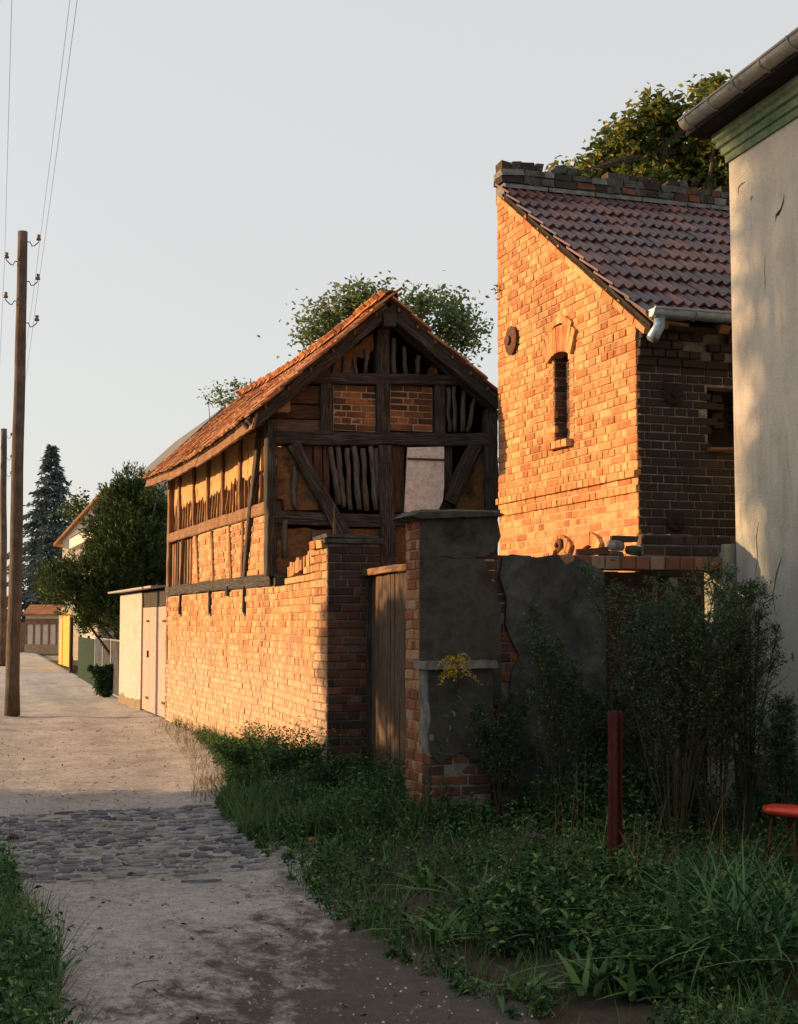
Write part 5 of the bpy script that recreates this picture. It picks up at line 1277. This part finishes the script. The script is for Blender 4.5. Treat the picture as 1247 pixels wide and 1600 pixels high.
grass('dry_grass', vpoly(12.6, 22.3, -.25, lambda y: edge_r(y, .5)), 1700, (.05, .22), .006, m_grass_dry)
grass('dry_grass', [(3.3, 6.6), (4.6, 6.6), (4.6, 8.6), (3.3, 8.6)], 120, (.2, .5), .006, m_grass_dry, lean=.3)
def weeds(name, poly, n, hr, lsz, mat, per=26, spread=.10, pw=.6, aspect=.5, amt=None):
    P = scatter(poly, n, pw); L = []; st = MB(); S_z = []
    for x, y in P:
        kk = noise.noise(Vector((x*1.3, y*1.3, 11)))
        if kk < -.14: continue
        h = rnd(*hr)*(1+.7*kk)*(amt(x, y) if amt else 1)
        if h < .03: continue
        dx, dy = rnd(-.25, .25)*h, rnd(-.25, .25)*h; z = gz(x, y)
        for _ in range(per):
            s = random.random()**.7; L.append((x+dx*s+RNG.normal()*spread*h*2*(1.2-s), y+dy*s+RNG.normal()*spread*h*2*(1.2-s), z+h*s)); S_z.append(rnd(.6, 1.3)*lsz*(1.25-s*.6))
    me = leaves_mesh(name, L, np.array(S_z), mat, up=.6, aspect=aspect); tag(shift_place(name, me, None), kind='stuff')
weeds('verge_weeds', gA, 3000, (.07, .24), .038, m_weed, amt=lambda x, y: min(1.1, .3+.8*max(0, x-edge_r(y))))
weeds('verge_weeds', [(edge_r(5), 4.9), (3.4, 4.9), (4.4, 5.6), (4.6, 6.6), (3.2, 7.4), (2.7, 6.6)], 700, (.12, .28), .07, m_weed, per=18, aspect=.42)
weeds('corner_weeds', [(2.5, 4.4), (4.2, 4.4), (4.2, 6.0), (2.9, 5.6)], 420, (.08, .22), .045, m_weed, per=22)
grass('corner_grass', [(2.45, 4.4), (4.4, 4.4), (4.4, 6.4), (2.7, 5.8)], 3600, (.06, .24), .006, m_grass)
weeds('gate_weeds', gB, 800, (.12, .36), .038, m_weed, per=50, amt=lambda x, y: .25+.9*min(1, max(0, (x-edge_r(y))/.9)))
weeds('wall_weeds', vpoly(12.6, 15.8, .1, 3.5), 480, (.18, .46), .040, m_weed, per=60, amt=lambda x, y: .35+.85*min(1, max(0, (x-edge_r(y))/.5)))
weeds('wall_weeds', vpoly(15.8, 22.4, .05, 3.72), 260, (.05, .20), .035, m_weed, per=22)
# left verge
gL = [(-1.2, 3), (interp(LE, 3), 3)]+[(interp(LE, y)-.02, y) for y in (4, 5, 5.6, 6.9, 8, 9, 10, 11, 12, 13, 14)]+[(-1.5, 14)]
grass('left_verge_grass', [(.0, 3.6)]+[(interp(LE, y)+.02, y) for y in (4, 5, 5.6, 6.9, 8, 9, 10.1)]+[(-.2, 10.4)], 9000, (.10, .34), .006, m_grass)
grass('left_verge_grass', [(-3, 10.2), (interp(LE, 10.2), 10.2), (interp(LE, 13.6), 13.6), (interp(LE, 18), 18), (interp(LE, 24), 24.5), (1.5, 25.4), (1.2, 27), (-3, 27)], 7000, (.05, .20), .006, m_grass)
weeds('left_verge_weeds', [(.0, 3.6)]+[(interp(LE, y)-.03, y) for y in (4, 5, 5.6, 6.9, 8, 9, 9.8)]+[(-.1, 9.8)], 500, (.12, .34), .05, m_weed, per=24)
# back yard growth
weeds('yard_undergrowth', [(4.3, 8.9), (9, 8.9), (9, 10.2), (4.3, 10.0)], 1000, (.15, .5), .05, m_weed, per=44)

def bush(label, base, h, spread, ns, mat, lsz=.033, side=14, lper=12, name='mugwort_bush', lean=(0, 0), group=None, tip=None, first=.25):
    t = thing(name, label, 'weed bush', tuple(base), group); st = MB(); P = []; base = Vector(base); T_ = []
    for k in range(ns):
        a = rnd(0, 6.28); sp = rnd(.1, 1)*spread; e = base+Vector((math.cos(a)*sp+lean[0], math.sin(a)*sp*.6+lean[1], h*rnd(.72, 1.0))); b0 = base+Vector((math.cos(a)*.05, math.sin(a)*.05, 0))
        n = 10; pts = [b0.lerp(e, i/n)+Vector((0, 0, .10*h*math.sin(math.pi*i/n))) for i in range(n+1)]
        st.tube(pts, [.007*(1-.75*i/n) for i in range(n+1)], 4, cap=False)
        for j in range(side):
            s = first+(1-first)*rnd(0, 1); i = min(n-1, int(s*n)); p = pts[i].lerp(pts[i+1], s*n-i); a2 = rnd(0, 6.28); L = h*.24*(1.15-s)*rnd(.6, 1.2)
            o = Vector((math.cos(a2), math.sin(a2)*.8, rnd(.5, 1.3))).normalized(); q_ = p+o*L; st.tube([p, p+o*L*.5, q_], [.003, .002, .001], 3, cap=False)
            for _ in range(lper): w_ = rnd(.1, 1.05); P.append((p+o*L*w_+Vector((RNG.normal(), RNG.normal(), RNG.normal()))*.012)[:])
    st.build('stems', m_stem, t); shift_place('leaves', leaves_mesh('leaves', P, RNG.uniform(.5, 1.3, len(P))*lsz, mat, up=.3, aspect=.38), t); return t
def gnd(u, v): p = pZ(u, v, 0); return (p.x, p.y, gz(p.x, p.y))
bs = [((1055, 1345), .95, 1.95, .68, 22, 'tallest dark mugwort bush in front of the doorway, right of the rusty post'),
      ((1000, 1320), .9, 1.75, .50, 14, 'dark mugwort bush rising just behind the rusty post'),
      ((1165, 1330), .95, 1.85, .45, 12, 'dark mugwort bush spreading before the pale house wall'),
      ((880, 1320), .9, 1.60, .42, 8, 'thin mugwort bush in front of the grey rendered wall'),
      ((940, 1300), .9, 1.15, .45, 12, 'low dense mugwort bush at the foot of the rendered wall'),
      ((790, 1310), .9, 1.0, .35, 9, 'straggly mugwort bush at the right foot of the gate pillar'),
      ((1115, 1335), .9, 1.75, .50, 15, 'dark mugwort bush standing before the green jamb of the doorway'),
      ((1230, 1340), .9, 1.1, .35, 9, 'low mugwort bush behind the red stool')]
for (uv, _, h, sp, ns, lb) in bs: bush(lb, gnd(*uv), h, sp, ns, m_mug, side=40, lper=17, lsz=.026, group=None)
bush('pale fine-leaved weed bush growing before the square brick pier', (3.20, 12.45, 0), .50, .34, 24, m_weed, side=14, lper=16, name='weed_bush', first=.1)
bush('rounded green weed bush lit at the edge of the lane below the garden wall', (3.02, 13.6, 0), .50, .45, 26, m_weed, side=14, lper=16, name='weed_bush', first=.1)
bush('leafy weed bush in front of the wooden gate', (3.30, 11.5, 0), .50, .34, 24, m_weed, side=14, lper=16, name='weed_bush', first=.1)
bush('tangled weed bush before the brick foot of the gate pillar', (3.75, 9.75, 0), .30, .3, 14, m_weed, side=12, lper=14, name='weed_bush', first=.1)
q = pX(160, 1092, 3.55); bush('round dark green bush against the chain-link fence', (3.72, pX(165, 1095, 3.72).y, 0), .72, .42, 26, leaf_mat('bush_leaf', [(.02, .05, .02), (.035, .08, .03), (.06, .11, .04)]), side=16, lper=26, name='round_bush', lsz=.07, first=.02)
# goldenrod
gr_b = Vector(gnd(705, 1290)); gr_b.y = 9.75; gr_b.x = pY(700, 1200, 9.75).x; gr_b.z = 0
gd = thing('goldenrod', 'single goldenrod plant with a drooping yellow flower head before the pillar', 'flower', tuple(gr_b))
top = pY(715, 1035, 9.75); m1 = pY(700, 1130, 9.75); pts = [gr_b, pY(690, 1185, 9.78), m1, pY(714, 1075, 9.72), top]
o = MB(); o.tube(pts, [.005, .005, .004, .004, .002], 5); o.build('stem', m_stem, gd)
m_gold = leaf_mat('goldenrod_flower', [(.55, .36, .03), (.70, .50, .06), (.38, .28, .03)], trans=.2); P = []; br = MB()
for k in range(22):
    a = rnd(0, 6.28); L = rnd(.10, .19); s0 = top-U*rnd(.0, .16)+Vector((0, 0, .03)); o_ = Vector((math.cos(a), math.sin(a)*.8, 0)); pp = [s0+o_*L*t+U*(.05*math.sin(t*2.2)-.085*t*t) for t in np.linspace(0, 1, 9)]
    br.tube(pp, .0015, 3, cap=False)
    for p in pp[1:]:
        for _ in range(9): P.append((p+Vector((rnd(-.008, .008), rnd(-.008, .008), rnd(.0, .014))))[:])
br.build('flower_stalks', m_stem, gd); shift_place('flowers', leaves_mesh('flowers', P, .013, m_gold, up=1), gd)
P = [(Vector(pts[1]).lerp(Vector(pts[3]), rnd(0, 1)))[:] for _ in range(26)]; shift_place('leaves', leaves_mesh('leaves', P, .075, m_weed, up=.3, aspect=.22), gd)
# arching long-leaved clumps
def clump(label, base, n, h, wd, mat=m_grass, name='long_leaved_clump', curve=1.5, lean=.35, rad=.1):
    b = Vector(base); t = thing(name, label, 'plant', tuple(b)); P = np.array([(b.x+RNG.normal()*rad, b.y+RNG.normal()*rad, b.z) for _ in range(n)])
    me = blades_mesh('blades', P, RNG.uniform(.7, 1.2, n)*h, wd, mat, lean, curve, seg=7); shift_place('blades', me, t); return t
m_dock = leaf_mat('dock_leaf', [(.035, .10, .03), (.06, .15, .04), (.10, .18, .05)], trans=.2)
m_lily = leaf_mat('lily_leaf', [(.025, .085, .035), (.045, .13, .05), (.08, .18, .07)], trans=.2)
clump('large arching long-leaved clump in the bottom right corner', gnd(1190, 1530), 170, .55, .016, m_lily, rad=.16)
clump('arching long-leaved clump below the rusty post', gnd(1085, 1480), 100, .42, .014, m_lily, rad=.13)
clump('long-leaved clump below the legs of the red stool', gnd(1180, 1450), 90, .36, .014, m_lily, rad=.15)
clump('grassy clump at the foot of the pale house', gnd(1225, 1300), 90, .40, .012, m_lily, rad=.2)
clump('small broad-bladed clump against the brick foot of the buttress', (pY(690, 1300, 9.85).x, 9.82, 0), 14, .36, .030, m_lily, rad=.03, lean=.5, curve=1.7)
clump('second broad-bladed clump a little right of the buttress foot', (pY(728, 1310, 9.75).x, 9.72, 0), 14, .30, .026, m_lily, rad=.04, lean=.5, curve=1.5)
clump('pale upright sprig among the weeds before the brick pier', (3.0, 12.6, .0), 26, .42, .02, leaf_mat('pale_leaf', [(.12, .20, .07), (.18, .26, .10)]), rad=.04, lean=.25, curve=.5)
clump('short tuft of grass at the edge of the cobbles', (2.62, 9.2, 0), 160, .22, .006, rad=.07)
for k, (u, v, n_, h_, lb) in enumerate(((905, 1440, 12, .34, 'broad-leaved dock plant at the left of the steel post'), (745, 1420, 13, .30, 'broad-leaved dock plant in the middle of the verge'), (700, 1475, 14, .26, 'low dock rosette nearest the lane edge'), (830, 1490, 12, .30, 'dock plant below the flat stone slab'), (930, 1560, 14, .28, 'dock plant at the bottom edge, left of the boards'), (1010, 1575, 12, .24, 'dock plant at the bottom edge beneath the brick fragments'), (590, 1310, 12, .36, 'dock plant below the wooden gate'), (880, 1380, 10, .34, 'dock plant behind the dry grass'), (1010, 1440, 10, .34, 'dock plant right beside the foot of the steel post'), (800, 1560, 10, .22, 'small dock plant on the bare soil by the lane'), (470, 1290, 11, .26, 'dock plant at the lane edge where the cobbles end'), (655, 1400, 12, .26, 'dock plant at the lane edge below the pillar'))):
    clump(lb, gnd(u, v), n_+6, h_*.72, .042, m_dock if k % 3 else m_weed, name='dock_plant', rad=.05, lean=.55, curve=1.5)
for k, (u, v, h_, lb) in enumerate(((870, 1330, .75, 'dead brown seed stalks before the grey wall'), (905, 1395, .6, 'dead brown seed stalks left of the steel post'), (1120, 1400, .6, 'dead seed stalks behind the big arching clump'))):
    clump(lb, gnd(u, v), 8, h_, .005, m_grass_dry, name='dead_stalks', rad=.08, lean=.22, curve=.35)
# tiny plants growing out of masonry
o = clump('small dry stalk growing on top of the square brick pier', (PX+.12, PYF+.2, PT+.08), 7, .36, .005, m_grass_dry, name='dry_stalk', rad=.01, lean=.2, curve=.4)
sp = pX(779, 455, TX-.02); t = thing('wall_sprig', 'little leafy sprig growing from the far edge of the brick outbuilding', 'plant', tuple(sp))
P = [(sp+Vector((rnd(-.07, .0), rnd(-.02, .05), rnd(-.10, .10))))[:] for _ in range(9)]; shift_place('leaves', leaves_mesh('leaves', P, .07, m_leaf_ash, aspect=.3), t); o = MB(); o.tube([sp+Vector((.02, 0, 0)), sp+Vector((-.06, .02, .03))], .004, 4); o.build('stem', m_stem, t)
# rusty steel post
pb = Vector(gnd(962, 1405)); ph = pY(962, 1138, pb.y).z
ps = MB(); w_ = .030
ps.box((-w_, -.004, -.1), (w_, .004, ph)); ps.box((-w_, -.03, -.1), (-w_+.007, .03, ph)); ps.box((w_-.007, -.03, -.1), (w_, .03, ph)); 
o = ps.build('steel_post', m_red_steel, None, Matrix.Translation(pb) @ Matrix.Rotation(R(24), 4, 'Z') @ Matrix.Rotation(R(.8), 4, 'Y')); tag(o, 'rusty red-brown steel section post standing upright in the weeds', 'post')
# red stool
sb = Vector(gnd(1238, 1385)); st_z = pY(1240, 1268, sb.y).z
stl = thing('stool', 'round red-topped stool on thin rusty legs at the right edge', 'stool', tuple(sb))
m_red = noisy('red_vinyl', (.50, .03, .015), (.62, .06, .03), 6, rough=.35, spec=.5, bump=.1)
o = MB(); o.lathe([(.01, -.02), (.14, -.022), (.165, -.012), (.172, .006), (.165, .022), (.13, .032), (.01, .036)], n=36); o.build('seat', m_red, stl, Matrix.Translation((sb.x, sb.y, st_z)) @ Matrix.Rotation(R(3), 4, 'Y'), smooth=True)
for k in range(4):
    a = math.pi/4+k*math.pi/2+.35; o = MB(); o.tube([(sb.x+.11*math.cos(a), sb.y+.11*math.sin(a), st_z-.015), (sb.x+.15*math.cos(a), sb.y+.15*math.sin(a), sb.z-.02)], .009, 8); o.build('leg', m_iron, stl, smooth=True)
o = MB(); o.tube([(sb.x+.13*math.cos(a), sb.y+.13*math.sin(a), st_z*.45) for a in np.linspace(0, 6.2832, 25)], .006, 6); o.build('ring', m_iron, stl)
# half-buried boards, rubble and a white scrap in the weeds
for k, (u, v, L, an) in enumerate(((1120, 1510, .6, .25), (1150, 1535, .7, .2), (1190, 1560, .6, .3), (1105, 1490, .4, .5))):
    p = gnd(u, v); o = beam('weathered_board', Vector((p[0]-L/2*math.cos(an), p[1]+L/2*math.sin(an), p[2]+.02)), Vector((p[0]+L/2*math.cos(an), p[1]-L/2*math.sin(an), p[2]+.04)), .11, .03, m_plank, None)
    tag(o, ['grey-brown board lying in the weeds, uppermost of the four at bottom right', 'longest weathered board lying in the bottom right corner weeds', 'weathered board lying lowest in the bottom right corner', 'short board end lying left of the others in the weeds'][(0, 1, 2, 3)[k]], 'board')
for k, (u, v, s, mt, lb, nm) in enumerate(((972, 1476, .05, m_coping_l, 'small white plaster lump lying in the weeds under the steel post', 'plaster_lump'), (1040, 1495, .06, m_brick_red, 'reddish brick fragment beside the white lump in the weeds', 'brick_fragment'), (1085, 1528, .07, m_brick_red, 'larger reddish brick fragment by the boards', 'brick_fragment'), (1062, 1335, .04, m_coping_l, 'pale scrap caught at the base of the tallest mugwort', 'scrap'), (488, 1326, .055, m_brick_orange, 'small orange brick shard in the grass at the end of the cobbles', 'brick_fragment'), (607, 1205, .06, m_brick_orange, 'orange brick bat lying at the foot of the wooden gate', 'brick_fragment'), (20, 1308, .05, m_brick_red, 'small reddish stone at the left edge of the cobbles', 'stone'), (835, 1350, .10, m_coping, 'flat grey stone slab half hidden in the verge weeds', 'stone'), (205, 1368, .03, m_brick_dark, 'small dark clod on the cobbles near edge', 'clod'))):
    p = gnd(u, v); o = MB(); vs = []; n = 7
    o.lathe([(s*.7, -s*.4), (s, -s*.1), (s*.9, s*.35), (s*.4, s*.6)], n=7); o.v = [(x+rnd(-.15, .15)*s, y+rnd(-.15, .15)*s, z+rnd(-.1, .1)*s) for x, y, z in o.v]
    tag(o.build(nm, mt, None, Matrix.Translation((p[0], p[1], p[2]+s*(.4 if nm != 'scrap' else 1.2)))), lb, 'rubble')
# twigs lying on the lane
tw = MB()
for _ in range(40):
    x, y = random.choice(P3)[:2] if False else tuple(scatter(lane_poly, 1, .8)[0]); a = rnd(0, 6.28); L = rnd(.04, .16); z = gz(x, y)+.014
    tw.tube([(x, y, z), (x+L*.5*math.cos(a), y+L*.5*math.sin(a), z+.004), (x+L*math.cos(a+.3), y+L*math.sin(a+.3), z)], .0025, 4)
tag(tw.build('twigs', m_stem), kind='stuff')
